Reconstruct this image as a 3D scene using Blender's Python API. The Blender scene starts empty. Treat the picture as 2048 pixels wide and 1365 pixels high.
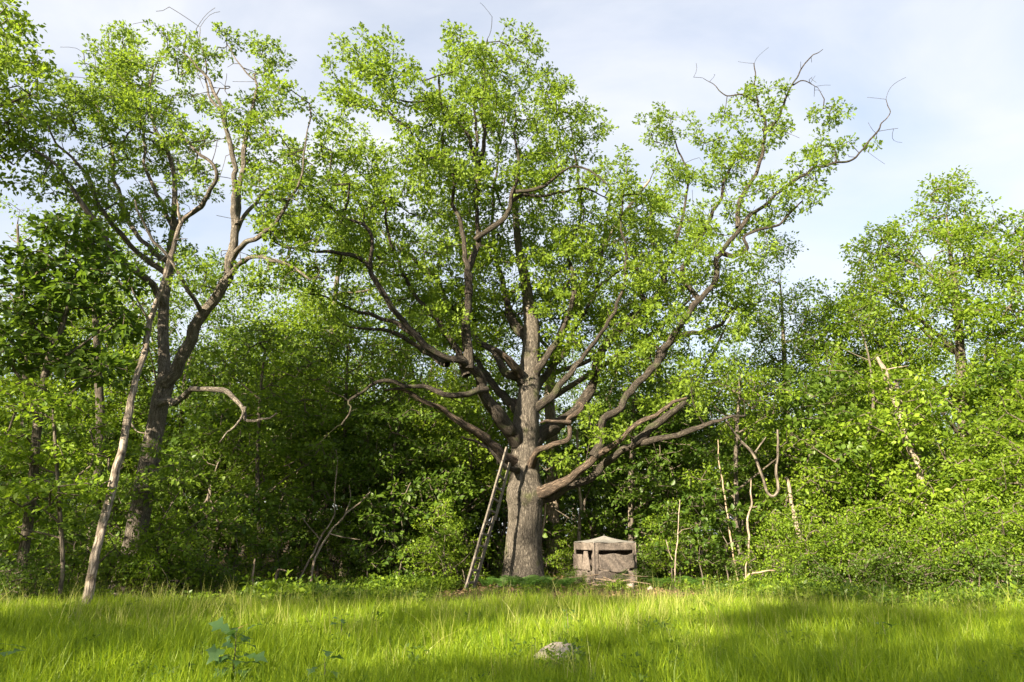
import bpy, math, random
import numpy as np
from mathutils import Vector, Matrix

# ------------------------------------------------------------------ camera, sky, sun, exposure
scn = bpy.context.scene
F, CX, CY = 1365.333, 1024.0, 682.5            # photograph in pixels, 24 mm lens on 36 mm
EYE = 1.6
PITCH = math.atan((1070 - CY) / F)             # horizon lies at pixel row 1070
cam_d = bpy.data.cameras.new('camera'); cam = bpy.data.objects.new('camera', cam_d)
scn.collection.objects.link(cam); scn.camera = cam
cam_d.lens = 24.0; cam_d.sensor_width = 36.0; cam_d.clip_start = 0.05; cam_d.clip_end = 3000
cam.location = (0, 0, EYE); cam.rotation_euler = (math.pi / 2 + PITCH, 0, 0)

SUN_AZ, SUN_EL = math.radians(-143), math.radians(24)      # azimuth from +Y towards +X: behind the camera, to its left
sdir = Vector((math.sin(SUN_AZ) * math.cos(SUN_EL), math.cos(SUN_AZ) * math.cos(SUN_EL), math.sin(SUN_EL)))
sun_d = bpy.data.lights.new('sun', 'SUN'); sun_d.energy = 5.0; sun_d.angle = math.radians(0.6); sun_d.color = (1, .87, .64)
sun = bpy.data.objects.new('sun', sun_d); scn.collection.objects.link(sun)
sun.rotation_euler = sdir.to_track_quat('Z', 'Y').to_euler(); sun.location = (-20, -30, 40)

world = bpy.data.worlds.new('World'); scn.world = world; world.use_nodes = True
nt = world.node_tree; nt.nodes.clear()
wo = nt.nodes.new('ShaderNodeOutputWorld'); bg = nt.nodes.new('ShaderNodeBackground'); bg.inputs[1].default_value = 0.057
sky = nt.nodes.new('ShaderNodeTexSky'); sky.sky_type = 'NISHITA'; sky.sun_disc = False
sky.sun_elevation = SUN_EL; sky.sun_rotation = SUN_AZ % (2 * math.pi); sky.air_density = 1.0; sky.dust_density = 2.0
tc = nt.nodes.new('ShaderNodeTexCoord'); mp = nt.nodes.new('ShaderNodeMapping'); mp.inputs['Scale'].default_value = (1.3, 2.2, 3.4)
mp.inputs['Rotation'].default_value = (0, 0, .5)
n1 = nt.nodes.new('ShaderNodeTexNoise'); n1.inputs['Scale'].default_value = 1.4; n1.inputs['Detail'].default_value = 7; n1.inputs['Roughness'].default_value = .52
n1.inputs['Distortion'].default_value = .4
cr = nt.nodes.new('ShaderNodeValToRGB'); cr.color_ramp.elements[0].position = .36; cr.color_ramp.elements[1].position = .68
cr.color_ramp.elements[0].color = (.45, .45, .45, 1); cr.color_ramp.elements[1].color = (.92, .92, .92, 1)
mx = nt.nodes.new('ShaderNodeMixRGB'); mx.inputs[2].default_value = (3.5, 3.56, 3.75, 1)      # thin high cloud
L = nt.links.new
L(tc.outputs['Generated'], mp.inputs[0]); L(mp.outputs[0], n1.inputs['Vector']); L(n1.outputs[0], cr.inputs[0])
L(cr.outputs[0], mx.inputs[0]); L(sky.outputs[0], mx.inputs[1]); L(mx.outputs[0], bg.inputs[0]); L(bg.outputs[0], wo.inputs[0])

vs = scn.view_settings; vs.view_transform = 'Standard'; vs.look = 'None'; vs.gamma = 1.0; vs.exposure = 2.4; vs.use_curve_mapping = False
scn.render.engine = 'CYCLES'
scn.cycles.max_bounces = 7; scn.cycles.diffuse_bounces = 4; scn.cycles.glossy_bounces = 2; scn.cycles.transmission_bounces = 5
scn.cycles.use_denoising = True; scn.cycles.sample_clamp_indirect = 6.0

# ------------------------------------------------------------------ helpers
COL = scn.collection
rs = np.random.RandomState(7)
cP, sP = math.cos(PITCH), math.sin(PITCH)
def ray(px, py):
    x, z = (px - CX) / F, -(py - CY) / F
    return np.array((x, cP - z * sP, sP + z * cP))
def at(px, py, Y):                              # the point seen at a pixel, Y metres in front of the camera
    d = ray(px, py); return np.array((0, 0, EYE)) + d * (Y / d[1])
def gz(x, y): return 0.05 * math.sin(x * .35 + 1.2) * math.cos(y * .28) + .03 * math.sin(x * .9 + y * .7)
def gpx(px, Y): return np.array((at(px, 1070, Y)[0], Y, gz(at(px, 1070, Y)[0], Y)))   # ground point under a pixel column

def tag(o, label, cat, group=None, kind=None):
    if label: o['label'] = label
    if cat: o['category'] = cat
    if group: o['group'] = group
    if kind: o['kind'] = kind
    return o
def link(name, me, parent=None, loc=(0, 0, 0)):
    o = bpy.data.objects.new(name, me); COL.objects.link(o); o.location = loc
    if parent: o.parent = parent
    return o
def empty(name, loc, rz=0):
    o = link(name, None, None, loc); o.rotation_euler.z = rz; o.empty_display_size = .3; return o
def copy_tree(o, parent=None):
    c = o.copy(); COL.objects.link(c); c.parent = parent
    for ch in o.children: copy_tree(ch, c)
    return c
def mesh_np(name, V, faces, mat, smooth=False, attrs=None):
    """faces: list of int arrays (m,k)"""
    me = bpy.data.meshes.new(name); V = np.asarray(V, np.float32)
    me.vertices.add(len(V)); me.vertices.foreach_set('co', V.ravel())
    faces = [np.asarray(f, np.int32) for f in faces if len(f)]
    nl = sum(f.size for f in faces); npoly = sum(len(f) for f in faces)
    me.loops.add(nl); me.loops.foreach_set('vertex_index', np.concatenate([f.ravel() for f in faces]))
    me.polygons.add(npoly)
    st, o = [], 0
    for f in faces: st.append(o + np.arange(len(f), dtype=np.int32) * f.shape[1]); o += f.size
    me.polygons.foreach_set('loop_start', np.concatenate(st))
    if smooth: me.polygons.foreach_set('use_smooth', np.ones(npoly, bool))
    for k, a in (attrs or {}).items():
        a = np.asarray(a, np.float32)
        at_ = me.attributes.new(k, 'FLOAT' if a.ndim == 1 else 'FLOAT_VECTOR', 'POINT')
        at_.data.foreach_set('value' if a.ndim == 1 else 'vector', a.ravel())
    me.update(calc_edges=True); me.validate()
    if mat: me.materials.append(mat)
    return me
def nrm(a): return a / (np.linalg.norm(a, axis=-1, keepdims=True) + 1e-9)

# ------------------------------------------------------------------ materials
def newmat(name):
    m = bpy.data.materials.new(name); m.use_nodes = True; t = m.node_tree; t.nodes.clear()
    return m, t, (lambda k, **kw: t.nodes.new(k)), t.nodes.new('ShaderNodeOutputMaterial')
def leaf_mat(name, dark, light, trans, tw=.42, rough=.42, spec=.35):
    m, t, N, out = newmat(name); l = t.links.new
    a = N('ShaderNodeAttribute'); a.attribute_name = 'tint'
    oi = N('ShaderNodeObjectInfo')
    mixf = N('ShaderNodeMath'); mixf.operation = 'MULTIPLY_ADD'; l(oi.outputs['Random'], mixf.inputs[0]); mixf.inputs[1].default_value = .3; l(a.outputs['Fac'], mixf.inputs[2])
    c = N('ShaderNodeMixRGB'); c.inputs[1].default_value = (*dark, 1); c.inputs[2].default_value = (*light, 1); l(mixf.outputs[0], c.inputs[0])
    p = N('ShaderNodeBsdfPrincipled'); l(c.outputs[0], p.inputs['Base Color']); p.inputs['Roughness'].default_value = rough
    p.inputs['Specular IOR Level'].default_value = spec
    tr = N('ShaderNodeBsdfTranslucent')
    tcx = N('ShaderNodeMixRGB'); tcx.inputs[0].default_value = .75; l(c.outputs[0], tcx.inputs[1]); tcx.inputs[2].default_value = (*trans, 1); l(tcx.outputs[0], tr.inputs[0])
    ms = N('ShaderNodeMixShader'); ms.inputs[0].default_value = tw; l(p.outputs[0], ms.inputs[1]); l(tr.outputs[0], ms.inputs[2]); l(ms.outputs[0], out.inputs[0])
    return m
def bark_mat(name, dark, light, scale=9, bump=.5, moss=None, patch=None):
    m, t, N, out = newmat(name); l = t.links.new
    a = N('ShaderNodeAttribute'); a.attribute_name = 'bk'
    n = N('ShaderNodeTexNoise'); n.inputs['Scale'].default_value = scale; n.inputs['Detail'].default_value = 6; n.inputs['Roughness'].default_value = .65; l(a.outputs['Vector'], n.inputs['Vector'])
    v = N('ShaderNodeTexVoronoi'); v.feature = 'DISTANCE_TO_EDGE'; v.inputs['Scale'].default_value = scale * 1.3
    wv = N('ShaderNodeMixRGB'); wv.inputs[0].default_value = .12; l(a.outputs['Vector'], wv.inputs[1]); l(n.outputs['Color'], wv.inputs[2]); l(wv.outputs[0], v.inputs['Vector'])
    r = N('ShaderNodeValToRGB'); r.color_ramp.elements[0].position = .0; r.color_ramp.elements[1].position = .22
    r.color_ramp.elements[0].color = (0, 0, 0, 1); r.color_ramp.elements[1].color = (1, 1, 1, 1); l(v.outputs['Distance'], r.inputs[0])
    h = N('ShaderNodeMath'); h.operation = 'MULTIPLY_ADD'; l(r.outputs[0], h.inputs[0]); h.inputs[1].default_value = .6; l(n.outputs[0], h.inputs[2])
    rr = N('ShaderNodeMapRange'); rr.inputs['From Min'].default_value = .45; rr.inputs['From Max'].default_value = 1.25; l(h.outputs[0], rr.inputs[0])
    c = N('ShaderNodeMixRGB'); c.inputs[1].default_value = (*dark, 1); c.inputs[2].default_value = (*light, 1); l(rr.outputs[0], c.inputs[0])
    col = c.outputs[0]
    for (cc, sc, lo, hi) in [x for x in (moss, patch) if x]:
        g = N('ShaderNodeNewGeometry'); n2 = N('ShaderNodeTexNoise'); n2.inputs['Scale'].default_value = sc; n2.inputs['Detail'].default_value = 5; l(g.outputs['Position'], n2.inputs['Vector'])
        r2 = N('ShaderNodeMapRange'); r2.inputs['From Min'].default_value = lo; r2.inputs['From Max'].default_value = hi; l(n2.outputs[0], r2.inputs[0])
        c2 = N('ShaderNodeMixRGB'); l(r2.outputs[0], c2.inputs[0]); l(col, c2.inputs[1]); c2.inputs[2].default_value = (*cc, 1); col = c2.outputs[0]
    p = N('ShaderNodeBsdfPrincipled'); p.inputs['Roughness'].default_value = .9; p.inputs['Specular IOR Level'].default_value = .2; l(col, p.inputs['Base Color'])
    b = N('ShaderNodeBump'); b.inputs['Strength'].default_value = bump; b.inputs['Distance'].default_value = .04; l(h.outputs[0], b.inputs['Height']); l(b.outputs[0], p.inputs['Normal'])
    l(p.outputs[0], out.inputs[0]); return m
def noise_mat(name, cols, scale, bump=.3, dist=.02, rough=.9, detail=7):
    m, t, N, out = newmat(name); l = t.links.new
    tc = N('ShaderNodeTexCoord'); n = N('ShaderNodeTexNoise'); n.inputs['Scale'].default_value = scale; n.inputs['Detail'].default_value = detail; n.inputs['Roughness'].default_value = .65
    l(tc.outputs['Object'], n.inputs['Vector'])
    r = N('ShaderNodeValToRGB'); e = r.color_ramp.elements
    for i, c in enumerate(cols):
        q = .3 + .4 * i / (len(cols) - 1)
        if i < 2: e[i].position = q; e[i].color = (*c, 1)
        else: x = e.new(q); x.color = (*c, 1)
    l(n.outputs[0], r.inputs[0])
    p = N('ShaderNodeBsdfPrincipled'); p.inputs['Roughness'].default_value = rough; p.inputs['Specular IOR Level'].default_value = .25; l(r.outputs[0], p.inputs['Base Color'])
    b = N('ShaderNodeBump'); b.inputs['Strength'].default_value = bump; b.inputs['Distance'].default_value = dist; l(n.outputs[0], b.inputs['Height']); l(b.outputs[0], p.inputs['Normal'])
    l(p.outputs[0], out.inputs[0]); return m

M = {}
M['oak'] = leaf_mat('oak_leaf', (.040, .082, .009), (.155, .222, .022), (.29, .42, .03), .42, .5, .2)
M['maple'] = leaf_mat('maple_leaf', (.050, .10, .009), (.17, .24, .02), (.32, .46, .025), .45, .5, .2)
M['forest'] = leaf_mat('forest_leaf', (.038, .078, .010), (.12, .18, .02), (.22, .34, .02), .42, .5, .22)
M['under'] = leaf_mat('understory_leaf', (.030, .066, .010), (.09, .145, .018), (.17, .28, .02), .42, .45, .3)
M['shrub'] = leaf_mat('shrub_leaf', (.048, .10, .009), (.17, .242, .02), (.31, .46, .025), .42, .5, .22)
M['fern'] = leaf_mat('fern_leaf', (.05, .12, .02), (.10, .20, .04), (.2, .4, .05), .4)
M['sapling'] = leaf_mat('oak_sapling_leaf', (.04, .09, .028), (.08, .15, .04), (.14, .28, .04), .3, .4, .45)
M['redleaf'] = leaf_mat('young_red_leaf', (.40, .16, .09), (.5, .24, .14), (.5, .24, .12), .35)
M['grass'] = leaf_mat('grass_blade', (.04, .10, .006), (.24, .32, .018), (.38, .52, .016), .45, .45, .25)
M['straw'] = leaf_mat('grass_seed_head', (.20, .24, .05), (.36, .36, .10), (.45, .45, .1), .4)
M['oakbark'] = bark_mat('oak_bark', (.03, .025, .021), (.205, .178, .15), 26, .9, ((.075, .085, .03), 1.6, .58, .75))
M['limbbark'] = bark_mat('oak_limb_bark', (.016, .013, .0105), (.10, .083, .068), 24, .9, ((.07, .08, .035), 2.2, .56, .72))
M['bark2'] = bark_mat('forked_oak_bark', (.045, .038, .031), (.26, .225, .19), 28, .9, ((.16, .16, .13), 2.2, .6, .8))
M['fbark'] = bark_mat('forest_bark', (.04, .033, .027), (.16, .135, .11), 12, .6)
M['palebark'] = bark_mat('pale_dead_bark', (.11, .085, .065), (.33, .275, .22), 18, .6)
M['snag'] = bark_mat('snag_wood', (.08, .062, .05), (.33, .28, .235), 14, .6, None, ((.06, .048, .04), 5, .56, .68))
M['redwood'] = bark_mat('barkless_limb', (.028, .021, .017), (.135, .10, .076), 18, .9)
M['twig'] = bark_mat('twig_bark', (.05, .04, .03), (.13, .11, .085), 20, .3)
M['ladder'] = noise_mat('weathered_board', [(.06, .051, .043), (.12, .104, .09), (.18, .158, .138)], 9, .3)
M['camo'] = noise_mat('camouflage_fabric', [(.04, .033, .029), (.15, .125, .11), (.075, .061, .053), (.21, .178, .158)], 10, .5, .03)
M['roofcloth'] = noise_mat('faded_roof_fabric', [(.12, .115, .11), (.20, .19, .18), (.15, .142, .135)], 5, .3, .02)
M['pole'] = noise_mat('blind_pole', [(.03, .03, .03), (.06, .06, .06)], 9)
M['rock'] = noise_mat('granite', [(.13, .105, .09), (.27, .23, .20), (.38, .33, .29)], 6, .8, .05)
M['darkrock'] = noise_mat('mossy_stone', [(.12, .12, .09), (.24, .23, .2), (.3, .29, .26)], 7, .8, .05)
M['brush'] = noise_mat('dry_stick', [(.13, .09, .06), (.24, .18, .13), (.3, .24, .18)], 12, .3)
M['litter'] = leaf_mat('dry_leaf', (.14, .085, .045), (.30, .21, .13), (.25, .14, .06), .2)

# ------------------------------------------------------------------ tree kit
def spline(P, R, step):
    P = np.asarray(P, float); R = np.asarray(R, float); n = len(P)
    Q = np.vstack([2 * P[0] - P[1], P, 2 * P[-1] - P[-2]]); out, rad = [], []
    for i in range(n - 1):
        p0, p1, p2, p3 = Q[i:i + 4]; k = max(1, int(np.ceil(np.linalg.norm(p2 - p1) / step)))
        for j in range(k):
            t = j / k
            out.append(.5 * ((2 * p1) + (-p0 + p2) * t + (2 * p0 - 5 * p1 + 4 * p2 - p3) * t * t + (-p0 + 3 * p1 - 3 * p2 + p3) * t ** 3))
            rad.append(R[i] + (R[i + 1] - R[i]) * t)
    out.append(P[-1]); rad.append(R[-1]); return np.array(out), np.array(rad)
def tube(P, R, sides=10, rough=.06, mod=None, seed=0):
    """verts, quads, bark coordinates of a closed tapering tube"""
    P = np.asarray(P); n = len(P); T = nrm(np.gradient(P, axis=0)); r0 = np.random.RandomState(seed)
    ref = np.array((1., 0, 0)) if abs(T[0][0]) < .8 else np.array((0, 1., 0))
    U = []; u = nrm(ref - T[0] * (ref @ T[0]))
    for i in range(n):
        u = nrm(u - T[i] * (u @ T[i])); U.append(u)
    U = np.array(U); W = np.cross(T, U); th = np.linspace(0, 2 * np.pi, sides, endpoint=False)
    ln = np.concatenate([[0], np.cumsum(np.linalg.norm(np.diff(P, axis=0), axis=1))])
    rr = np.repeat(np.asarray(R)[:, None], sides, 1)
    f1, f2, f3 = r0.uniform(0, 6.28, 3)
    rr = rr * (1 + rough * (np.sin(3 * th[None] + f1 + ln[:, None] * 1.7) + .8 * np.sin(2 * th[None] - ln[:, None] * 3.1 + f2) + .6 * np.sin(5 * th[None] + ln[:, None] * 6.3 + f3)))
    if rough > .05:
        for _ in range(int(ln[-1] * 1.6)):
            a0, l0, am, w0 = r0.uniform(0, 6.28), r0.uniform(0, ln[-1]), r0.uniform(.08, .28), r0.uniform(.06, .16)
            rr = rr * (1 + am * np.exp(-((ln[:, None] - l0) / w0) ** 2) * np.clip(np.cos(th[None] - a0), 0, 1) ** 2)
    if mod is not None: rr = rr * mod(th[None], P[:, 2][:, None], ln[:, None])
    V = P[:, None] + rr[..., None] * (np.cos(th)[None, :, None] * U[:, None] + np.sin(th)[None, :, None] * W[:, None])
    bk = np.stack([np.cos(th)[None] * rr, np.sin(th)[None] * rr, np.repeat(ln[:, None] * .15, sides, 1) + seed % 13], -1)
    V = V.reshape(-1, 3); bk = bk.reshape(-1, 3)
    i, j = np.meshgrid(np.arange(n - 1), np.arange(sides), indexing='ij'); j2 = (j + 1) % sides
    q = np.stack([i * sides + j, i * sides + j2, (i + 1) * sides + j2, (i + 1) * sides + j], -1).reshape(-1, 4)
    V = np.vstack([V, P[-1:] + T[-1] * R[-1] * .4]); bk = np.vstack([bk, bk[-1:]]); a = (n - 1) * sides; j = np.arange(sides)
    tri = np.stack([a + j, a + (j + 1) % sides, np.full(sides, len(V) - 1)], -1)
    return V, q, tri, bk
def tube_mesh(name, P, R, mat, sides=10, rough=.06, mod=None, seed=0, origin=(0, 0, 0)):
    V, q, t, bk = tube(np.asarray(P) - np.asarray(origin), R, sides, rough, mod, seed)
    return mesh_np(name, V, [q, t], mat, True, {'bk': bk})
def cones(A, B, ra, rb, k=4):
    """independent tapered segments, all at once"""
    D = nrm(B - A); ref = np.where(np.abs(D[:, 2:3]) < .8, np.array([[0, 0, 1.]]), np.array([[1., 0, 0]]))
    U = nrm(np.cross(D, ref)); W = np.cross(D, U); th = np.arange(k) * 2 * np.pi / k
    ring = np.cos(th)[None, :, None] * U[:, None] + np.sin(th)[None, :, None] * W[:, None]
    V = np.concatenate([A[:, None] + ring * ra[:, None, None], B[:, None] + ring * rb[:, None, None]], 1)
    n = len(A); b = np.arange(n)[:, None] * 2 * k; j = np.arange(k)
    q = np.stack([b + j, b + (j + 1) % k, b + k + (j + 1) % k, b + k + j], -1).reshape(-1, 4)
    return V.reshape(-1, 3), q
LEAF = {
    'kite': (np.array([(0, 0, 0), (-.30, .45, .07), (0, 1, -.05), (.30, .45, .07)]), np.array([(0, 2, 1), (0, 3, 2)])),
    'oak': (np.array([(0, 0, 0), (-.20, .30, .04), (-.09, .42, .03), (-.36, .66, .08), (-.14, .74, .03), (0, 1, -.08), (.14, .74, .03), (.36, .66, .08), (.09, .42, .03), (.20, .30, .04)]),
            np.array([(0, 2, 1), (0, 9, 8), (0, 8, 2), (2, 4, 3), (8, 7, 6), (2, 8, 4), (8, 6, 4), (4, 6, 5)])),
    'broad': (np.array([(0, 0, 0), (-.27, .25, .05), (-.30, .55, .06), (0, 1, -.12), (.30, .55, .06), (.27, .25, .05)]), np.array([(0, 2, 1), (0, 3, 2), (0, 4, 3), (0, 5, 4)])),
}
def leaves(C, out, n_per, spread, size, shape, rng, flat=1.0, up=.8):
    """C: cluster centres; out: outward direction of each; returns verts, tris, tint"""
    n = len(C) * n_per; c = np.repeat(C, n_per, 0); o = np.repeat(out, n_per, 0)
    off = rng.normal(0, 1, (n, 3)); off = nrm(off) * (rng.uniform(0, 1, (n, 1)) ** .45) * spread; off[:, 2] *= flat
    pos = c + off
    y = nrm(nrm(off) * .9 + o * .4 + rng.normal(0, .55, (n, 3)) + np.array((0, 0, -.15)))
    nn = nrm(rng.normal(0, .6, (n, 3)) + np.array((0, 0, up)) + o * .25)
    x = nrm(np.cross(y, nn)); z = np.cross(x, y)
    T, Fc = LEAF[shape]; s = rng.uniform(.5, 1.3, (n, 1, 1)) * size
    V = pos[:, None] + s * (T[None, :, 0:1] * x[:, None] + T[None, :, 1:2] * y[:, None] + T[None, :, 2:3] * z[:, None])
    k = len(T); Fa = (np.arange(n)[:, None, None] * k + Fc[None]).reshape(-1, 3)
    tc = np.repeat(rng.uniform(0, .55, len(C)), n_per) + rng.uniform(0, 1, n) ** 2 * .5
    return V.reshape(-1, 3), Fa, np.repeat(tc, k)
def blob_points(blobs, vox, rng, keep=1.0, gap=None):
    """one point per voxel inside a union of ellipsoids, thinned by a slow noise so that gaps open"""
    out = []
    for c, r in blobs:
        c, r = np.asarray(c), np.asarray(r); n = int(4.2 * np.prod(r) / vox ** 3 * 3) + 8
        p = nrm(rng.normal(0, 1, (n, 3))) * (rng.uniform(0, 1, (n, 1)) ** .38); out.append(c + p * r)
    p = np.vstack(out); rng.shuffle(p)
    _, i = np.unique(np.floor(p / vox).astype(np.int64) @ np.array((73856093, 19349663, 83492791)), return_index=True); p = p[i]
    if gap:
        ph = rng.uniform(0, 6.28, 6); f = gap[0]
        w = np.sin(p[:, 0] * f + ph[0] + 1.3 * np.sin(p[:, 2] * f * .7 + ph[3])) + np.sin(p[:, 1] * f * 1.1 + ph[1] + np.sin(p[:, 0] * f * .8)) + np.sin(p[:, 2] * f * 1.25 + ph[2] + 1.1 * np.sin(p[:, 1] * f * .6 + ph[4]))
        p = p[w > gap[1]]
    return p[rng.uniform(0, 1, len(p)) < keep]
def grow(skelP, skelR, pts, rng, step=.32, sag=.06):
    """greedy branching: each point is joined to the nearest wood so far"""
    d = np.array([((skelP - p) ** 2).sum(1).min() for p in pts]); pts = pts[np.argsort(d)]
    cap = len(skelP) + int(np.sqrt(d).sum() / step * 1.3) + len(pts) * 3 + 50
    pos = np.zeros((cap, 3)); par = np.full(cap, -1); n0 = n = len(skelP); pos[:n] = skelP; tips = []
    for p in pts:
        j = int(((pos[:n] - p) ** 2).sum(1).argmin()); v = p - pos[j]; L_ = np.linalg.norm(v); k = max(1, int(L_ / step))
        if n + k >= cap: break
        bow = rng.normal(0, .10, 3) * L_; bow[2] -= sag * L_; prev = j
        for i in range(1, k + 1):
            t = i / k; pos[n] = pos[j] + v * t + bow * math.sin(math.pi * t); par[n] = prev; prev = n; n += 1
        tips.append(n - 1)
    pos, par = pos[:n], par[:n]; cnt = np.zeros(n); cnt[tips] = 1
    for i in range(n - 1, n0 - 1, -1): cnt[par[i]] += cnt[i]
    rad = np.empty(n); rad[:n0] = skelR; rad[n0:] = .0078 * np.maximum(cnt[n0:], 1) ** .48
    i = np.arange(n0, n); ra = np.minimum(rad[par[i]], rad[i] * 1.25); ra = np.where(par[i] < n0, np.minimum(ra, rad[i] * 1.3), ra)
    ends = np.array(tips); outd = nrm(pos[ends] - pos[par[ends]])
    fine = np.array([q for q in range(n0, n) if cnt[q] <= 3])
    return pos[par[i]], pos[i], ra, rad[i], pos[ends], outd, pos[fine], nrm(pos[fine] - pos[par[fine]])

def finish_crown(root, origin, skelP, skelR, blobs, rng, leaf='forest', shape='kite', size=.14, vox=.6, n_leaf=30, spread=.34,
                 flat=.8, up=.8, gap=(1.5, -1.0), keep=1.0, twig='twig', step=.32, extra=None, along=.25, bare=0):
    pts = blob_points(blobs, vox, rng, keep, gap)
    A, B, ra, rb, C, od, Fp, fd = grow(skelP, skelR, pts, rng, step)
    V, q = cones(A - origin, B - origin, ra, rb)
    if bare:
        i = rng.randint(0, len(skelP), bare); bp_ = skelP[i] + nrm(rng.normal(0, 1, (bare, 3)) + np.array((0, 0, .3))) * rng.uniform(.25, 1.3, (bare, 1))
        A, B, ra, rb = grow(skelP, skelR, bp_, rng, .16, -.05)[:4]; V2, q2 = cones(A - origin, B - origin, ra * .9, rb * .9); q = np.vstack([q, q2 + len(V)]); V = np.vstack([V, V2])
    if extra is not None: V = np.vstack([extra[0], V]); q = np.vstack([extra[1], q + len(extra[0])])
    tw = link('branchwork', mesh_np('branchwork', V, [q], M[twig], False, {'bk': V}), root); tw['kind'] = 'stuff'
    lv, lf, lt = leaves(C - origin, od, n_leaf, spread, size, shape, rng, flat, up)
    k = max(1, int(n_leaf * along)); sel = rng.uniform(0, 1, len(Fp)) < .8
    lv2, lf2, lt2 = leaves(Fp[sel] - origin, fd[sel], k, spread * .55, size, shape, rng, flat, up)
    cr = link('crown', mesh_np('crown', np.vstack([lv, lv2]), [np.vstack([lf, lf2 + len(lv)])], M[leaf], False, {'tint': np.concatenate([lt, lt2])}), root)
    cr['kind'] = 'stuff'
    return cr

def auto_limbs(trunkP, trunkR, blobs, rng, base_z):
    """a limb from the trunk to each blob of the crown"""
    out = []
    for c, r in blobs:
        c = np.asarray(c, float); h = np.hypot(*(trunkP[:, :2] - c[:2]).T)
        zt = c[2] - .75 * h; j = int(np.abs(trunkP[:, 2] - np.clip(zt, base_z, trunkP[-1, 2])).argmin() if True else 0)
        a = trunkP[j]; L_ = np.linalg.norm(c - a)
        if L_ < .6: continue
        m = (a + c) / 2 + rng.normal(0, .07, 3) * L_ - np.array((0, 0, .08 * L_)); r0 = min(trunkR[j] * .6, .03 + .017 * L_)
        P, R = spline([a, m, c], [r0, r0 * .7, r0 * .25], .35); out.append((P, R))
    return out

def make_tree(name, label, cat, base, trunk, blobs, rng, group=None, mat='fbark', sides=12, base_z=1.5, parts=True, **kw):
    """trunk: list of (point, radius). A whole tree: trunk, branchwork, crown"""
    root = empty(name, base); tag(root, label, cat, group); o = np.asarray(base, float)
    P, R = spline([p for p, r in trunk], [r for p, r in trunk], .3)
    fl = lambda th, z, ln: 1 + .5 * np.exp(-ln / .35) * (.7 + .3 * np.cos(4 * th + 1))
    link('trunk', tube_mesh('trunk', P, R, M[mat], sides, .04, fl, rng.randint(999), o), root)
    lim = auto_limbs(P, R, blobs, rng, o[2] + base_z)
    ev, eq = [], []; n = 0
    for p, r in lim:
        v, q, t, b = tube(p - o, r, 6, .03); ev.append(v); eq.append(q + n); n += len(v)
    up = P[:, 2] > o[2] + base_z
    sp = np.vstack([P[up]] + [p for p, r in lim]); sr = np.concatenate([R[up]] + [r for p, r in lim])
    finish_crown(root, o, sp, sr, blobs, rng, extra=(np.vstack(ev), np.vstack(eq)) if ev else None, **kw)
    return root
def pblobs(lst, Y0):
    """blobs given as pixel centre, pixel radii, depth offset and depth radius in metres"""
    out = []
    for (x, y, rx, ry, dy, rd) in lst:
        Y = Y0 + dy; c = at(x, y, Y); s = np.linalg.norm(at(x + 1, y, Y) - c); out.append((c, np.array((rx * s * .95, rd, ry * s * .95))))
    return out
def kink(P, R, rng, amp=1.0):
    n = len(P); ln = np.concatenate([[0], np.cumsum(np.linalg.norm(np.diff(P, axis=0), axis=1))]); w = np.minimum(1, np.minimum(ln, ln[-1] - ln) / .4)[:, None]; o = np.zeros((n, 3))
    for f in (1.1, 2.3, 4.7):
        k = np.arange(0, ln[-1] * f + 2); v = rng.normal(0, 1, (len(k), 3)); o += np.stack([np.interp(ln * f, k, v[:, c]) for c in range(3)], -1) * (.04 / f ** .8 + .075 * np.asarray(R)[:, None] / f ** .4)
    return P + o * w * amp
def plimb(pts, Y0, k=1.0):
    """limb from pixels (x, y, depth offset, pixel radius)"""
    P = [at(x, y, Y0 + d) for x, y, d, r in pts]; R = []
    for (x, y, d, r), p in zip(pts, P): R.append(k * r / F * float((p - np.array((0, 0, EYE))) @ np.array((0, cP, sP))))
    return P, R

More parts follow.
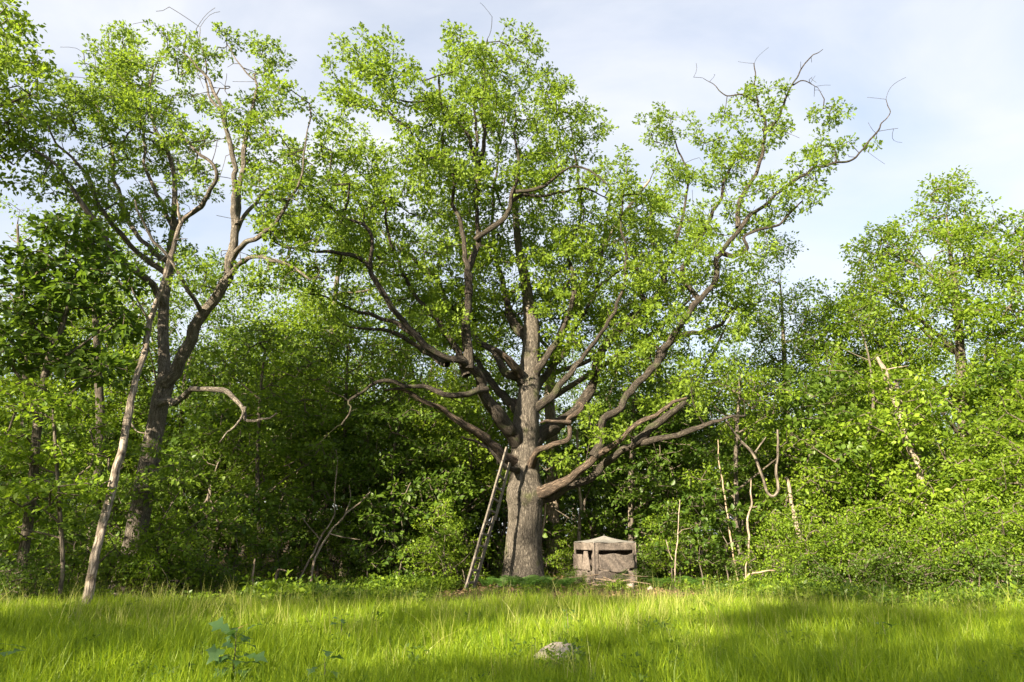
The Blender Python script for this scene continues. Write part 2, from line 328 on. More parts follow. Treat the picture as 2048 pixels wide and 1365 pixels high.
# ------------------------------------------------------------------ ground
def build_ground():
    xs = np.concatenate([np.linspace(-600, -45, 12), np.linspace(-40, 40, 121), np.linspace(45, 600, 12)])
    ys = np.concatenate([np.linspace(-300, -45, 8), np.linspace(-40, 80, 181), np.linspace(90, 900, 14)])
    X, Y = np.meshgrid(xs, ys); Z = .05 * np.sin(X * .35 + 1.2) * np.cos(Y * .28) + .03 * np.sin(X * .9 + Y * .7)
    V = np.stack([X, Y, Z], -1).reshape(-1, 3); w = len(xs); i, j = np.meshgrid(np.arange(len(ys) - 1), np.arange(w - 1), indexing='ij')
    a = i * w + j; q = np.stack([a, a + 1, a + w + 1, a + w], -1).reshape(-1, 4)
    m, t, N, out = newmat('forest_floor_and_turf'); l = t.links.new
    g = N('ShaderNodeNewGeometry'); sx = N('ShaderNodeSeparateXYZ'); l(g.outputs['Position'], sx.inputs[0])
    n = N('ShaderNodeTexNoise'); n.inputs['Scale'].default_value = .5; n.inputs['Detail'].default_value = 6; l(g.outputs['Position'], n.inputs['Vector'])
    n2 = N('ShaderNodeTexNoise'); n2.inputs['Scale'].default_value = 9; n2.inputs['Detail'].default_value = 8; n2.inputs['Roughness'].default_value = .7; l(g.outputs['Position'], n2.inputs['Vector'])
    s = N('ShaderNodeMath'); s.operation = 'MULTIPLY_ADD'; l(n.outputs[0], s.inputs[0]); s.inputs[1].default_value = 5; l(sx.outputs[1], s.inputs[2])
    f = N('ShaderNodeMapRange'); f.inputs['From Min'].default_value = 19.5; f.inputs['From Max'].default_value = 22.5; l(s.outputs[0], f.inputs[0])
    lit = N('ShaderNodeValToRGB'); lit.color_ramp.elements[0].position = .35; lit.color_ramp.elements[0].color = (.035, .024, .015, 1); lit.color_ramp.elements[1].position = .7; lit.color_ramp.elements[1].color = (.16, .11, .07, 1); l(n2.outputs[0], lit.inputs[0])
    tu = N('ShaderNodeValToRGB'); tu.color_ramp.elements[0].position = .35; tu.color_ramp.elements[0].color = (.05, .06, .015, 1); tu.color_ramp.elements[1].position = .7; tu.color_ramp.elements[1].color = (.10, .13, .025, 1); l(n2.outputs[0], tu.inputs[0])
    c = N('ShaderNodeMixRGB'); l(f.outputs[0], c.inputs[0]); l(tu.outputs[0], c.inputs[1]); l(lit.outputs[0], c.inputs[2])
    p = N('ShaderNodeBsdfPrincipled'); p.inputs['Roughness'].default_value = 1; p.inputs['Specular IOR Level'].default_value = .1; l(c.outputs[0], p.inputs['Base Color'])
    b = N('ShaderNodeBump'); b.inputs['Strength'].default_value = .8; b.inputs['Distance'].default_value = .05; l(n2.outputs[0], b.inputs['Height']); l(b.outputs[0], p.inputs['Normal']); l(p.outputs[0], out.inputs[0])
    o = link('ground', mesh_np('ground', V, [q], m, True)); o['kind'] = 'structure'
build_ground()

# ------------------------------------------------------------------ the big oak
OY = 22.9
oak_base = gpx(1045, OY)
oak = empty('oak_tree', oak_base); tag(oak, 'massive spreading oak with gnarled low limbs and a ladder against its trunk', 'tree')
rng = np.random.RandomState(11)
def burl(th, z, ln):
    a = 1 + .75 * np.exp(-ln / .30) * (.5 + .5 * np.cos(5 * th + .6)) + .22 * np.exp(-ln / .8)
    d = np.cos(th + 1.45)                                                    # side facing the meadow
    a = a + .24 * np.exp(-((z - 2.95) / .26) ** 2) * np.clip(d + .35, 0, 1) + .15 * np.exp(-((z - 3.42) / .16) ** 2) * np.clip(d, 0, 1)
    a = a + .10 * np.exp(-((z - 2.68) / .12) ** 2) + .018 * np.sin(th * 17 + 3 * np.sin(z * 2.2)) + .012 * np.sin(th * 31 + 2.2 * np.sin(z * 3.1 + 1))
    return a
TP, TR = plimb([(1045, 1182, 0, 36), (1047, 1120, 0, 35), (1049, 1050, 0, 34), (1050, 1000, 0, 34), (1050, 940, 0, 29), (1051, 885, 0, 27), (1053, 830, 0, 25),
                (1058, 780, .1, 21), (1061, 720, .2, 19), (1064, 660, .3, 16), (1056, 600, .5, 12), (1050, 560, .7, 10), (1038, 497, .9, 8), (1032, 440, 1.0, 6), (1030, 380, 1.1, 5), (1040, 300, 1.2, 3)], OY)
TP[0] = oak_base - np.array((0, 0, .15))
P, R = spline(TP, TR, .11)
link('trunk', tube_mesh('trunk', P, R, M['oakbark'], 44, .03, burl, 3, oak_base), oak)
oak_limbs = [
 # toward the viewer's left, low
 ([(1032, 885, -.2, 17), (1012, 850, -.8, 18), (985, 805, -1.4, 17), (955, 757, -2.0, 15), (930, 728, -2.4, 13), (895, 716, -2.8, 11), (860, 697, -3.2, 10), (812, 648, -3.8, 9), (780, 612, -4.2, 9), (756, 563, -4.4, 8), (742, 538, -4.5, 7), (746, 492, -4.6, 6), (728, 456, -4.7, 5), (677, 425, -4.9, 4.5), (630, 379, -5.1, 3.5), (600, 354, -5.2, 2.5)], 0),
 ([(742, 538, -4.5, 6), (718, 518, -4.6, 5), (651, 508, -4.9, 4), (600, 503, -5.1, 3.4), (550, 486, -5.3, 2)], 0),
 ([(938, 738, -2.3, 12), (934, 700, -2.3, 12), (936, 640, -2.3, 12), (938, 570, -2.3, 10), (933, 523, -2.3, 8), (918, 451, -2.4, 6.5), (908, 400, -2.4, 6), (903, 350, -2.5, 5.5), (887, 292, -2.6, 4.5), (892, 241, -2.6, 4), (880, 185, -2.7, 3)], 0),
 ([(937, 590, -2.3, 9), (949, 503, -1.9, 8), (954, 477, -1.9, 7), (954, 400, -1.9, 6), (954, 328, -1.8, 5), (951, 260, -1.8, 4), (949, 190, -1.7, 3)], 0),
 ([(954, 400, -1.9, 5), (965, 300, -1.5, 5), (970, 220, -1.4, 4), (968, 140, -1.3, 3), (975, 80, -1.3, 2)], 0),
 ([(954, 328, -1.8, 5), (930, 270, -1.8, 4.5), (905, 235, -1.9, 4), (870, 190, -2.0, 3)], 0),
 ([(951, 480, -1.9, 7), (990, 446, -2.2, 6.5), (1013, 425, -2.4, 6.5), (1025, 390, -2.5, 6), (1038, 333, -2.6, 5), (1028, 267, -2.7, 3.5)], 0),
 ([(1027, 384, -2.5, 5), (1060, 376, -2.6, 4.5), (1092, 367, -2.7, 4.2), (1123, 341, -2.8, 3.8), (1169, 333, -2.9, 3), (1215, 370, -3.0, 2)], 0),
 ([(1020, 405, -2.4, 4.5), (1050, 388, -2.2, 4), (1087, 393, -2.1, 3.6), (1164, 378, -2.0, 2.8), (1215, 397, -2.0, 2)], 0),
 ([(933, 752, -2.2, 10), (905, 690, -2.0, 8), (876, 640, -1.8, 7), (840, 600, -1.7, 6), (800, 540, -1.6, 5), (780, 470, -1.6, 4), (770, 400, -1.6, 3)], 0),
 ([(895, 729, -2.6, 8), (857, 708, -2.2, 7), (814, 681, -1.9, 6), (757, 660, -1.7, 5), (700, 655, -1.6, 3.5)], 0),
 ([(838, 672, -3.4, 7), (800, 648, -3.2, 6), (743, 632, -3.2, 5), (695, 614, -3.2, 4), (640, 590, -3.3, 2.5)], 0),
 ([(970, 780, -1.7, 11), (955, 784, -1.9, 9), (924, 794, -2.1, 8), (895, 793, -2.2, 8), (857, 772, -2.4, 7.5), (814, 769, -2.6, 6.5), (771, 762, -2.9, 6), (743, 775, -3.0, 5), (699, 796, -3.2, 4), (702, 814, -3.2, 3.5), (683, 850, -3.3, 2)], 0),
 ([(1046, 930, .1, 15), (1012, 915, -.45, 15), (981, 893, -1.0, 14), (943, 860, -1.4, 12), (910, 843, -1.7, 10), (881, 819, -1.9, 8.5), (852, 800, -2.1, 7), (810, 788, -2.4, 5.5), (769, 781, -2.6, 3)], 1),
 ([(1046, 945, -.05, 9), (1022, 932, -.8, 7), (1005, 931, -1.1, 6.5), (990, 914, -1.2, 5.5), (971, 895, -1.3, 4.5), (938, 881, -1.5, 3.5), (924, 874, -1.6, 2)], 0),
 ([(1048, 768, 0, 15), (1030, 750, -.1, 14), (1010, 738, -.2, 13), (981, 705, .1, 11), (952, 681, .5, 9), (920, 636, 1.0, 9), (887, 590, 1.5, 8), (872, 559, 1.7, 7), (836, 518, 2.0, 6), (790, 487, 2.3, 4), (740, 440, 2.5, 3)], 0),
 ([(1040, 750, -.2, 10), (1026, 728, -.6, 11), (1008, 710, -.9, 9), (990, 698, -1.0, 6)], 1),
 ([(1042, 822, .2, 15), (1010, 795, .8, 11), (985, 770, 1.3, 9), (940, 700, 2.2, 7), (900, 640, 2.8, 5), (860, 600, 3.2, 4)], 0),
 # upward, second stem
 ([(1060, 690, .3, 14), (1030, 655, .8, 11), (1015, 610, 1.2, 10), (1000, 570, 1.6, 8), (990, 500, 2.0, 6), (985, 420, 2.3, 5), (1000, 330, 2.5, 3.5), (1010, 230, 2.6, 2.5)], 0),
 ([(1066, 760, .1, 11), (1080, 732, -.1, 10), (1098, 702, -.2, 9), (1126, 660, -.2, 8), (1142, 610, -.1, 7.5), (1150, 560, .1, 7), (1140, 500, .3, 5), (1160, 430, .5, 4), (1150, 330, .7, 3), (1140, 250, .8, 2)], 0),
 ([(1068, 782, .2, 10), (1102, 740, .9, 8), (1126, 715, 1.3, 7), (1160, 650, 1.9, 6), (1190, 570, 2.4, 5), (1210, 480, 2.8, 4), (1220, 400, 3.0, 2.5)], 0),
 ([(1064, 822, 0, 12), (1085, 804, -.2, 11), (1107, 786, -.3, 10), (1140, 748, -.5, 9), (1169, 714, -.7, 7), (1200, 670, -.9, 6), (1235, 600, -1.0, 5), (1250, 520, -1.1, 4), (1240, 430, -1.2, 3)], 0),
 # right, massive
 ([(1058, 895, 0, 22), (1085, 872, .4, 20), (1107, 857, .7, 19), (1140, 833, 1.0, 18), (1169, 797, 1.3, 17), (1193, 760, 1.5, 14), (1203, 720, 1.6, 13), (1218, 678, 1.7, 13), (1258, 641, 1.8, 13), (1295, 611, 1.9, 12), (1321, 578, 2.0, 9), (1328, 548, 2.1, 7), (1313, 511, 2.2, 6), (1299, 460, 2.3, 5), (1302, 424, 2.4, 3.5)], 0),
 ([(1297, 612, 1.9, 8), (1277, 583, 1.8, 5.5), (1272, 537, 1.7, 4), (1255, 480, 1.7, 2.5)], 0),
 ([(1326, 555, 2.1, 6), (1335, 525, 2.4, 5.5), (1354, 481, 2.7, 5), (1367, 425, 2.9, 4), (1375, 350, 3.0, 3), (1350, 280, 3.1, 2)], 0),
 # low right pair that leave the trunk together
 ([(1046, 990, .15, 14), (1085, 980, -.4, 14), (1126, 965, -1.0, 13), (1160, 938, -1.3, 12), (1193, 908, -1.6, 10.5), (1236, 876, -2.0, 8.5), (1260, 860, -2.2, 7.5), (1285, 846, -2.4, 7.5), (1312, 829, -2.6, 6.5), (1340, 815, -2.8, 6), (1374, 796, -3.0, 4)], 1),
 ([(1055, 996, 0, 14), (1098, 989, -.2, 13), (1140, 971, -.4, 12), (1174, 953, -.6, 12), (1217, 923, -.9, 12), (1264, 889, -1.2, 11), (1302, 880, -1.8, 10), (1350, 873, -2.1, 9), (1393, 852, -2.4, 7.5), (1450, 838, -2.8, 5), (1490, 832, -3.0, 3)], 0),
 ([(1268, 886, -1.5, 11), (1300, 862, -1.7, 10), (1331, 838, -1.9, 10), (1369, 806, -2.1, 9)], 0),
 ([(1186, 914, -1.5, 10), (1200, 876, -1.6, 10.5), (1212, 846, -1.6, 11), (1236, 826, -1.6, 11), (1260, 795, -1.5, 11), (1293, 757, -1.4, 11), (1317, 724, -1.3, 11), (1332, 692, -1.2, 10), (1362, 658, -1.1, 9.5), (1390, 609, -1.0, 9), (1426, 568, -.9, 8.5), (1431, 527, -.9, 8), (1446, 496, -.8, 7.5), (1477, 453, -.8, 7), (1518, 419, -.8, 5.5), (1569, 383, -.8, 5), (1626, 342, -.9, 4.5), (1661, 327, -.9, 3.5), (1702, 317, -.9, 3), (1744, 281, -1.0, 2.6), (1762, 255, -1, 2), (1777, 230, -1, 1.5), (1772, 199, -1, .9)], 0),
 ([(1477, 455, -.8, 6), (1479, 409, -.6, 5.5), (1508, 358, -.4, 5.2), (1523, 306, -.3, 5), (1528, 250, -.2, 4.2), (1512, 204, -.2, 3), (1508, 160, -.2, 2.2), (1508, 127, -.2, 1.4)], 0),
 ([(1525, 262, -.2, 4), (1550, 245, -.4, 3.2), (1574, 188, -.6, 2.6), (1600, 142, -.8, 2), (1628, 120, -.9, 1.6), (1646, 99, -1, .8)], 0),
 ([(1583, 172, -.65, 1.6), (1605, 163, -.7, 1.3), (1636, 176, -.8, .7)], 0),
 ([(1510, 204, -.2, 2), (1480, 196, -.1, 1.8), (1446, 188, 0, 1.5), (1425, 168, 0, 1.2), (1405, 156, 0, .7)], 0),
 ([(1440, 505, -.8, 6), (1460, 510, -.9, 5.5), (1492, 496, -1.1, 5), (1497, 470, -1.2, 4.5), (1549, 445, -1.4, 4), (1605, 402, -1.6, 2)], 0),
 ([(1400, 600, -.9, 6.5), (1372, 560, -.5, 6.5), (1364, 542, -.2, 6.5), (1379, 501, 0, 6), (1410, 460, .2, 5.5), (1436, 404, .4, 5), (1451, 353, .5, 4), (1477, 306, .6, 3)], 0),
 ([(1318, 720, -1.3, 8), (1360, 675, -.4, 6), (1400, 665, .3, 6), (1440, 645, .6, 5.5), (1470, 620, .8, 5), (1490, 608, 1, 3), (1530, 600, 1.2, 2)], 0),
 # small twisted bare limb
 ([(1056, 950, -.05, 12), (1070, 915, -.6, 9), (1084, 898, -1.0, 8.5), (1107, 893, -1.2, 8), (1136, 880, -1.3, 7.5), (1140, 862, -1.3, 7), (1141, 843, -1.3, 7), (1158, 828, -1.3, 6.5), (1166, 815, -1.3, 6), (1157, 806, -1.3, 5)], 1),
 ([(1141, 845, -1.3, 5), (1120, 838, -1.4, 4.5), (1098, 843, -1.5, 3.5), (1080, 846, -1.5, 2.5)], 1),
]
sp, sr = [P[P[:, 2] > 5.5]], [R[P[:, 2] > 5.5]]
for k, (pts, red) in enumerate(oak_limbs):
    lp, lr = plimb(pts, OY, 1); lr = [r * (.62 + .28 * max(0, 1 - i / 3)) for i, r in enumerate(lr)]
    lp = [p + (rng.normal(0, .04, 3) if 0 < i < len(lp) - 1 else 0) for i, p in enumerate(lp)]
    p_, r_ = spline(lp, lr, .11); p_ = kink(p_, r_, rng)
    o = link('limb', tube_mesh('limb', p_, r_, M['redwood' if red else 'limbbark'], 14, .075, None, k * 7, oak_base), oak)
    if red: o['label'] = 'dead reddish limb stripped of bark'
    else: sp.append(p_[len(p_) // 4:]); sr.append(r_[len(p_) // 4:])
ob = [(960, 112, 85, 74, -1, 1.8), (1020, 160, 85, 90, -.5, 2.2), (930, 200, 110, 90, -1.5, 2.5), (735, 140, 100, 55, -3, 1.6), (800, 105, 45, 45, -2.5, 1.2), (800, 215, 110, 80, -3, 2.2), (690, 210, 45, 55, -3.3, 1.2),
      (1060, 240, 90, 80, 0, 2.4), (1130, 225, 55, 55, .5, 1.5), (1170, 275, 62, 50, .5, 1.6), (1120, 330, 110, 70, -.8, 2.6), (950, 320, 170, 90, -.5, 3.8), (730, 320, 110, 80, -3, 2.2), (830, 370, 110, 90, -1.5, 3),
      (610, 370, 55, 60, -4.8, 1.3), (600, 450, 85, 55, -4.6, 1.7), (650, 520, 100, 55, -4.2, 2), (570, 480, 50, 45, -5, 1.2), (690, 430, 90, 70, -4, 2), (660, 605, 75, 40, -3, 1.7), (720, 570, 90, 55, -3, 2),
      (790, 470, 120, 90, -1, 3.2), (800, 590, 110, 60, -1.5, 2.6), (930, 430, 130, 90, .5, 4), (1050, 460, 140, 100, .8, 4), (930, 560, 120, 80, 1.2, 3.5), (1060, 580, 120, 70, 1.5, 3),
      (1215, 360, 60, 45, -1.5, 1.6), (1190, 440, 100, 80, .3, 3), (1170, 550, 110, 80, .8, 3.3), (1150, 650, 90, 60, .3, 3), (1260, 470, 80, 80, 1, 2.6), (1250, 580, 90, 70, 1, 3),
      (1330, 245, 55, 42, 2.4, 1.4), (1365, 330, 45, 55, 2.6, 1.3), (1340, 430, 60, 60, 2.2, 1.8), (1430, 260, 55, 55, .4, 1.4), (1440, 350, 40, 60, .3, 1.3), (1520, 195, 48, 42, -.3, 1.2), (1530, 265, 55, 50, -.3, 1.4), (1490, 320, 35, 40, 0, 1.2),
      (1660, 235, 40, 38, -1, 1.0), (1640, 300, 50, 42, -1, 1.1), (1590, 355, 60, 48, -.9, 1.3), (1760, 286, 28, 18, -1, .5), (1700, 300, 22, 28, -1, .5), (1620, 395, 35, 25, -1.3, .7), (1510, 420, 70, 55, -.8, 1.6), (1420, 470, 70, 75, -.2, 2), (1380, 560, 80, 70, 0, 2.4),
      (1450, 560, 70, 60, -.2, 1.8), (1530, 470, 45, 40, -1.2, 1.1), (1330, 660, 95, 65, .2, 2.6), (1240, 710, 80, 55, .5, 2.4), (1420, 660, 70, 50, .3, 1.8), (1490, 610, 50, 35, .8, 1.3), (1290, 780, 90, 40, -1.2, 1.8), (1220, 830, 60, 35, -.8, 1.5),
      (1400, 760, 80, 45, -2, 1.5), (870, 660, 90, 40, -1.5, 2), (930, 790, 60, 30, -1.2, 1.2), (1125, 928, 38, 26, -1.0, .6), (1200, 880, 55, 28, -1.8, .9), (1440, 820, 60, 35, -2.7, 1), (990, 650, 70, 45, 2, 2), (1100, 720, 60, 40, 1.5, 2)]
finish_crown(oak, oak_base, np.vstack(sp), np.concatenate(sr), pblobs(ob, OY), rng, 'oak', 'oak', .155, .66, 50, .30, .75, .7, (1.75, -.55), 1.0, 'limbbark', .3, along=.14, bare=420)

# ------------------------------------------------------------------ forked oak, snag
LY = 18.0
lb = gpx(245, LY); fork = empty('oak_tree', lb); tag(fork, 'tall oak with its trunk forked in two beside the leaning bare snag', 'tree')
rng = np.random.RandomState(23)
TP, TR = plimb([(243, 1208, 0, 27), (262, 1120, 0, 26), (284, 1000, 0, 25), (303, 900, 0, 22), (320, 810, 0, 21), (331, 762, 0, 20), (328, 720, .1, 14), (326, 664, .2, 12.5), (329, 598, .3, 12), (337, 548, .4, 11), (341, 500, .5, 9), (347, 440, .6, 7), (349, 359, .7, 5.5), (333, 297, .8, 5), (308, 251, .9, 4), (300, 170, .9, 2.5), (330, 90, .9, 1.2)], LY, .8)
TP[0] = lb - np.array((0, 0, .12)); P, R = spline(TP, TR, .14)
flare = lambda th, z, ln: 1 + .3 * np.exp(-ln / .3) * (.6 + .4 * np.cos(4 * th + .6)) + .015 * np.sin(th * 15 + 3 * np.sin(z * 2.2))
link('trunk', tube_mesh('trunk', P, R, M['bark2'], 32, .035, flare, 5, lb), fork)
fl = [
 [(330, 768, -.1, 19), (341, 752, -.2, 17), (359, 716, -.4, 15), (382, 677, -.6, 14.5), (405, 634, -.8, 14), (431, 594, -1.0, 13), (451, 555, -1.2, 12.5), (458, 522, -1.3, 11.5), (471, 476, -1.4, 10.5), (476, 430, -1.5, 9), (469, 360, -1.6, 7), (455, 270, -1.7, 5.5), (440, 220, -1.8, 5), (410, 154, -1.9, 3.5), (369, 108, -2.0, 2)],
 [(474, 450, -1.5, 8), (484, 380, -1.2, 6.5), (492, 287, -1, 5.5), (508, 205, -.8, 4), (508, 149, -.7, 2.5)],
 [(440, 220, -1.8, 3.5), (415, 180, -1.5, 2.5), (412, 110, -1.4, 1.5), (400, 55, -1.4, .7)],
 [(508, 160, -.7, 2), (470, 120, -.6, 1.6), (452, 70, -.6, .9)],
 [(455, 540, -1.2, 8), (468, 512, -1.4, 7.5), (494, 482, -1.7, 7), (524, 463, -2, 6), (564, 425, -2.3, 4.5), (600, 360, -2.5, 3), (615, 260, -2.6, 1.6)],
 [(447, 562, -1.1, 8), (468, 538, -1.5, 6.5), (494, 515, -1.9, 6), (530, 515, -2.3, 5.5), (572, 530, -2.6, 4), (620, 560, -2.8, 2)],
 [(470, 470, -1.4, 6), (500, 420, -1, 5), (540, 380, -.7, 4.5), (600, 365, -.5, 3), (625, 330, -.4, 2)],
 [(329, 610, .2, 10), (313, 580, -.2, 9), (293, 556, -.6, 8.5), (256, 533, -1, 8), (220, 492, -1.4, 7.5), (200, 451, -1.7, 6.5), (169, 410, -2, 6), (138, 374, -2.2, 5), (103, 333, -2.5, 4), (60, 290, -2.7, 2.5)],
 [(336, 550, .3, 8), (308, 527, .1, 7), (272, 500, -.1, 6.5), (240, 462, -.3, 6), (205, 420, -.6, 5), (180, 350, -.8, 4), (118, 287, -1.2, 3), (90, 230, -1.4, 1.8)],
 [(338, 525, .4, 7), (297, 495, .8, 6), (262, 451, 1.2, 5.5), (240, 380, 1.5, 4.5), (225, 300, 1.8, 4), (190, 220, 2, 3), (180, 130, 2, 1.5)],
 [(345, 470, .6, 8), (359, 446, .4, 7), (390, 415, .1, 6.5), (418, 386, -.1, 5.5), (434, 349, -.3, 4.5), (395, 302, -.5, 3.5), (359, 267, -.6, 2.5)],
 [(404, 640, -.7, 6), (393, 610, -1.3, 5.5), (370, 575, -1.7, 5), (350, 540, -2, 4), (300, 470, -2.3, 3.5), (270, 400, -2.5, 2)],
 [(346, 455, .6, 6), (320, 400, 1, 5), (290, 330, 1.3, 4), (280, 230, 1.5, 3), (240, 110, 1.6, 1.5)],
 [(322, 806, -.2, 11), (354, 808, -.7, 8), (379, 788, -1, 7), (410, 779, -1.2, 7), (451, 788, -1.5, 6.5), (487, 809, -1.7, 5.5), (497, 835, -1.8, 4), (533, 842, -2, 3), (554, 827, -2.1, 2)],
 [(490, 815, -1.7, 4), (480, 842, -1.9, 3), (452, 862, -2, 2.5), (440, 885, -2, 1.5)],
]
sp, sr = [P[P[:, 2] > 7]], [R[P[:, 2] > 7]]
for k, pts in enumerate(fl):
    lp, lr = plimb(pts, LY, .76); p_, r_ = spline(lp, lr, .11); p_ = kink(p_, r_, rng)
    link('limb', tube_mesh('limb', p_, r_, M['bark2'], 12, .06, None, k * 5 + 1, lb), fork)
    if k < 13: sp.append(p_[len(p_) // 4:]); sr.append(r_[len(p_) // 4:])
fb = [(225, 95, 62, 42, 1.6, 1.2), (185, 170, 75, 55, 1.8, 1.5), (250, 180, 80, 60, 1.4, 1.8), (335, 105, 60, 45, .8, 1.2), (320, 180, 80, 60, .8, 1.8), (400, 120, 45, 40, -1.6, 1), (452, 80, 18, 25, -.6, .5), (545, 130, 45, 38, -.7, 1), (520, 185, 50, 45, -.8, 1.2), (450, 190, 60, 50, -1.2, 1.5),
      (585, 235, 50, 45, -2.2, 1.2), (560, 300, 70, 50, -1.5, 1.5), (610, 330, 50, 60, -1.5, 1.2), (480, 290, 60, 55, -1.3, 1.6), (400, 290, 65, 45, -.4, 1.4), (300, 270, 85, 60, .6, 2), (220, 270, 85, 60, .8, 2), (130, 220, 70, 55, -.6, 1.5), (110, 295, 85, 45, -2, 1.4), (50, 285, 45, 30, -2.5, .9),
      (190, 350, 95, 55, -.8, 1.8), (290, 355, 70, 50, 1, 1.6), (390, 370, 40, 25, 0, .9), (560, 400, 70, 50, -1.8, 1.4), (600, 470, 60, 40, -2.3, 1.2), (230, 430, 75, 45, -.8, 1.5), (300, 430, 60, 40, .3, 1.3), (130, 380, 60, 35, -2, 1.1), (390, 550, 50, 35, -1.6, 1), (330, 500, 45, 35, .3, 1), (560, 545, 65, 25, -2.4, 1), (440, 430, 25, 18, -1.5, .5), (500, 560, 40, 22, -1.9, .8)]
finish_crown(fork, lb, np.vstack(sp), np.concatenate(sr), pblobs(fb, LY), rng, 'oak', 'oak', .13, .54, 48, .25, .75, .7, (2.0, -.7), 1.0, 'bark2', .26, along=.14, bare=300)

def pixel_stem(name, label, cat, stems, Y, mat, group=None, sides=10, rough=.08, ground_it=True, k_=.6):
    """a bare stem (thing) from pixel polylines; further polylines are its side branches"""
    P0, R0 = plimb(stems[0], Y, k_); b = P0[0].copy()
    if ground_it: P0[0][2] = gz(P0[0][0], P0[0][1]) - .06; b = P0[0].copy()
    root = empty(name, b); tag(root, label, cat, group)
    for k, s in enumerate(stems):
        p, r = (P0, R0) if k == 0 else plimb(s, Y, k_)
        p, r = spline(p, r, .09); p = kink(p, r, np.random.RandomState(len(label) + k), .45 if mat == 'snag' else .8); link('stem' if k == 0 else 'side_branch', tube_mesh('stem', p, r, M[mat], sides, rough, None, k * 3 + len(label), b), root)
    return root
pixel_stem('dead_tree', 'bare grey dead tree trunk leaning towards the forked oak', 'dead tree', [
    [(163, 1246, 0, 15), (178, 1180, .2, 15), (197, 1095, .4, 14), (217, 1000, .7, 13.5), (240, 905, 1, 12.5), (258, 822, 1.3, 11), (270, 772, 1.5, 10), (286, 713, 1.7, 9.5), (299, 654, 1.9, 9), (316, 601, 2.0, 9), (332, 558, 2.1, 8.5), (343, 512, 2.2, 8), (359, 459, 2.3, 7), (365, 440, 2.4, 6), (378, 430, 2.4, 4.5), (393, 415, 2.4, 2.5)],
    [(362, 448, 2.3, 5), (358, 425, 2.4, 4), (354, 400, 2.5, 2)], [(300, 650, 1.9, 4), (288, 622, 1.7, 3), (268, 590, 1.5, 2.2), (262, 570, 1.4, 1)], [(226, 960, .8, 3), (208, 968, .6, 1.6), (190, 985, .5, .8)], [(350, 480, 2.2, 2), (375, 478, 2.2, 1)],
    [(255, 835, 1.3, 3), (272, 862, 1.2, 1.8), (298, 868, 1.1, .8)]], 14.3, 'snag', None, 16, .07)

# ------------------------------------------------------------------ trees at the edge of the wood, each traced from the photograph
def edge_tree(name, label, base_px, Y, trunk_px, blobs_px, seed, cat='tree', group=None, **kw):
    b = gpx(base_px, Y); P_, R_ = plimb(trunk_px, Y); P_ = [b - np.array((0, 0, .1))] + P_; R_ = [R_[0] * 1.1] + R_
    return make_tree(name, label, cat, b, list(zip(P_, R_)), pblobs(blobs_px, Y), np.random.RandomState(seed), group, **kw)
SUNNY = dict(leaf='maple', shape='kite', size=.145, vox=.56, n_leaf=38, spread=.38, flat=.75, up=.9, gap=(1.6, -.6))
edge_tree('maple_tree', 'tall full maple with a high pointed crown in the sunlit wood edge', 1960, 27, [(1935, 1000, 0, 11), (1925, 800, 0, 10), (1915, 620, 0, 7), (1900, 500, 0, 3.5), (1893, 430, 0, 1.5)],
    [(1890, 392, 55, 48, 0, 1.5), (1830, 440, 55, 38, 0, 1.5), (1925, 450, 60, 55, 0, 2), (1760, 500, 65, 45, -.5, 1.6), (1850, 520, 95, 60, -.5, 2.4), (1735, 570, 60, 45, -.8, 1.5), (1800, 600, 95, 60, -.8, 2.6), (1930, 560, 85, 70, -.5, 2.6), (1720, 650, 50, 45, 0, 1.6), (1790, 700, 90, 60, -.8, 2.4), (1900, 680, 95, 70, -1, 2.6), (1960, 760, 80, 60, -1, 2.4), (1850, 790, 80, 50, -1, 2)], 31, **SUNNY)
edge_tree('maple_tree', 'broad maple crowding against the pointed maple, crown cut by its neighbour', 2090, 25, [(2075, 1000, 0, 12), (2065, 800, 0, 10), (2055, 600, 0, 5), (2045, 490, 0, 2)],
    [(2040, 450, 65, 38, 0, 1.6), (2000, 510, 50, 45, 0, 1.6), (2080, 530, 80, 60, 0, 2.3), (2020, 620, 80, 60, -.5, 2.3), (2100, 680, 90, 70, -.5, 2.4), (2020, 760, 90, 60, -1, 2.3), (2090, 840, 90, 60, -1, 2.2), (1990, 880, 80, 50, -1.3, 2)], 32, **dict(SUNNY, leaf='shrub', size=.17, n_leaf=26, flat=.6))
edge_tree('maple_tree', 'narrow young maple with a spire top rising beside the massive oak', 1585, 27, [(1580, 1000, 0, 7), (1572, 800, 0, 6), (1565, 640, 0, 3), (1560, 560, 0, 1.2)],
    [(1560, 505, 35, 32, 0, 1), (1535, 560, 45, 40, 0, 1.4), (1590, 570, 45, 42, 0, 1.4), (1560, 630, 75, 50, 0, 2), (1630, 640, 45, 45, -.3, 1.5), (1520, 690, 75, 50, -.3, 2), (1610, 710, 80, 55, -.4, 2.2), (1540, 780, 80, 50, -.6, 2.2), (1650, 790, 70, 55, -.6, 2)], 33, **dict(SUNNY, leaf='forest', size=.12, n_leaf=42))
edge_tree('maple_tree', 'low leafy maple filling the gap between spire and pointed maples', 1700, 29, [(1690, 1000, 0, 7), (1685, 800, 0, 5), (1680, 680, 0, 3)],
    [(1680, 650, 45, 45, 0, 1.6), (1640, 690, 50, 50, 0, 1.8), (1720, 720, 60, 50, 0, 2), (1690, 790, 80, 55, 0, 2.2), (1740, 860, 70, 50, -.5, 2), (1650, 880, 70, 50, -.5, 2)], 34, **dict(SUNNY, leaf='under', shape='broad', size=.19, n_leaf=18, flat=.5, up=1.3))
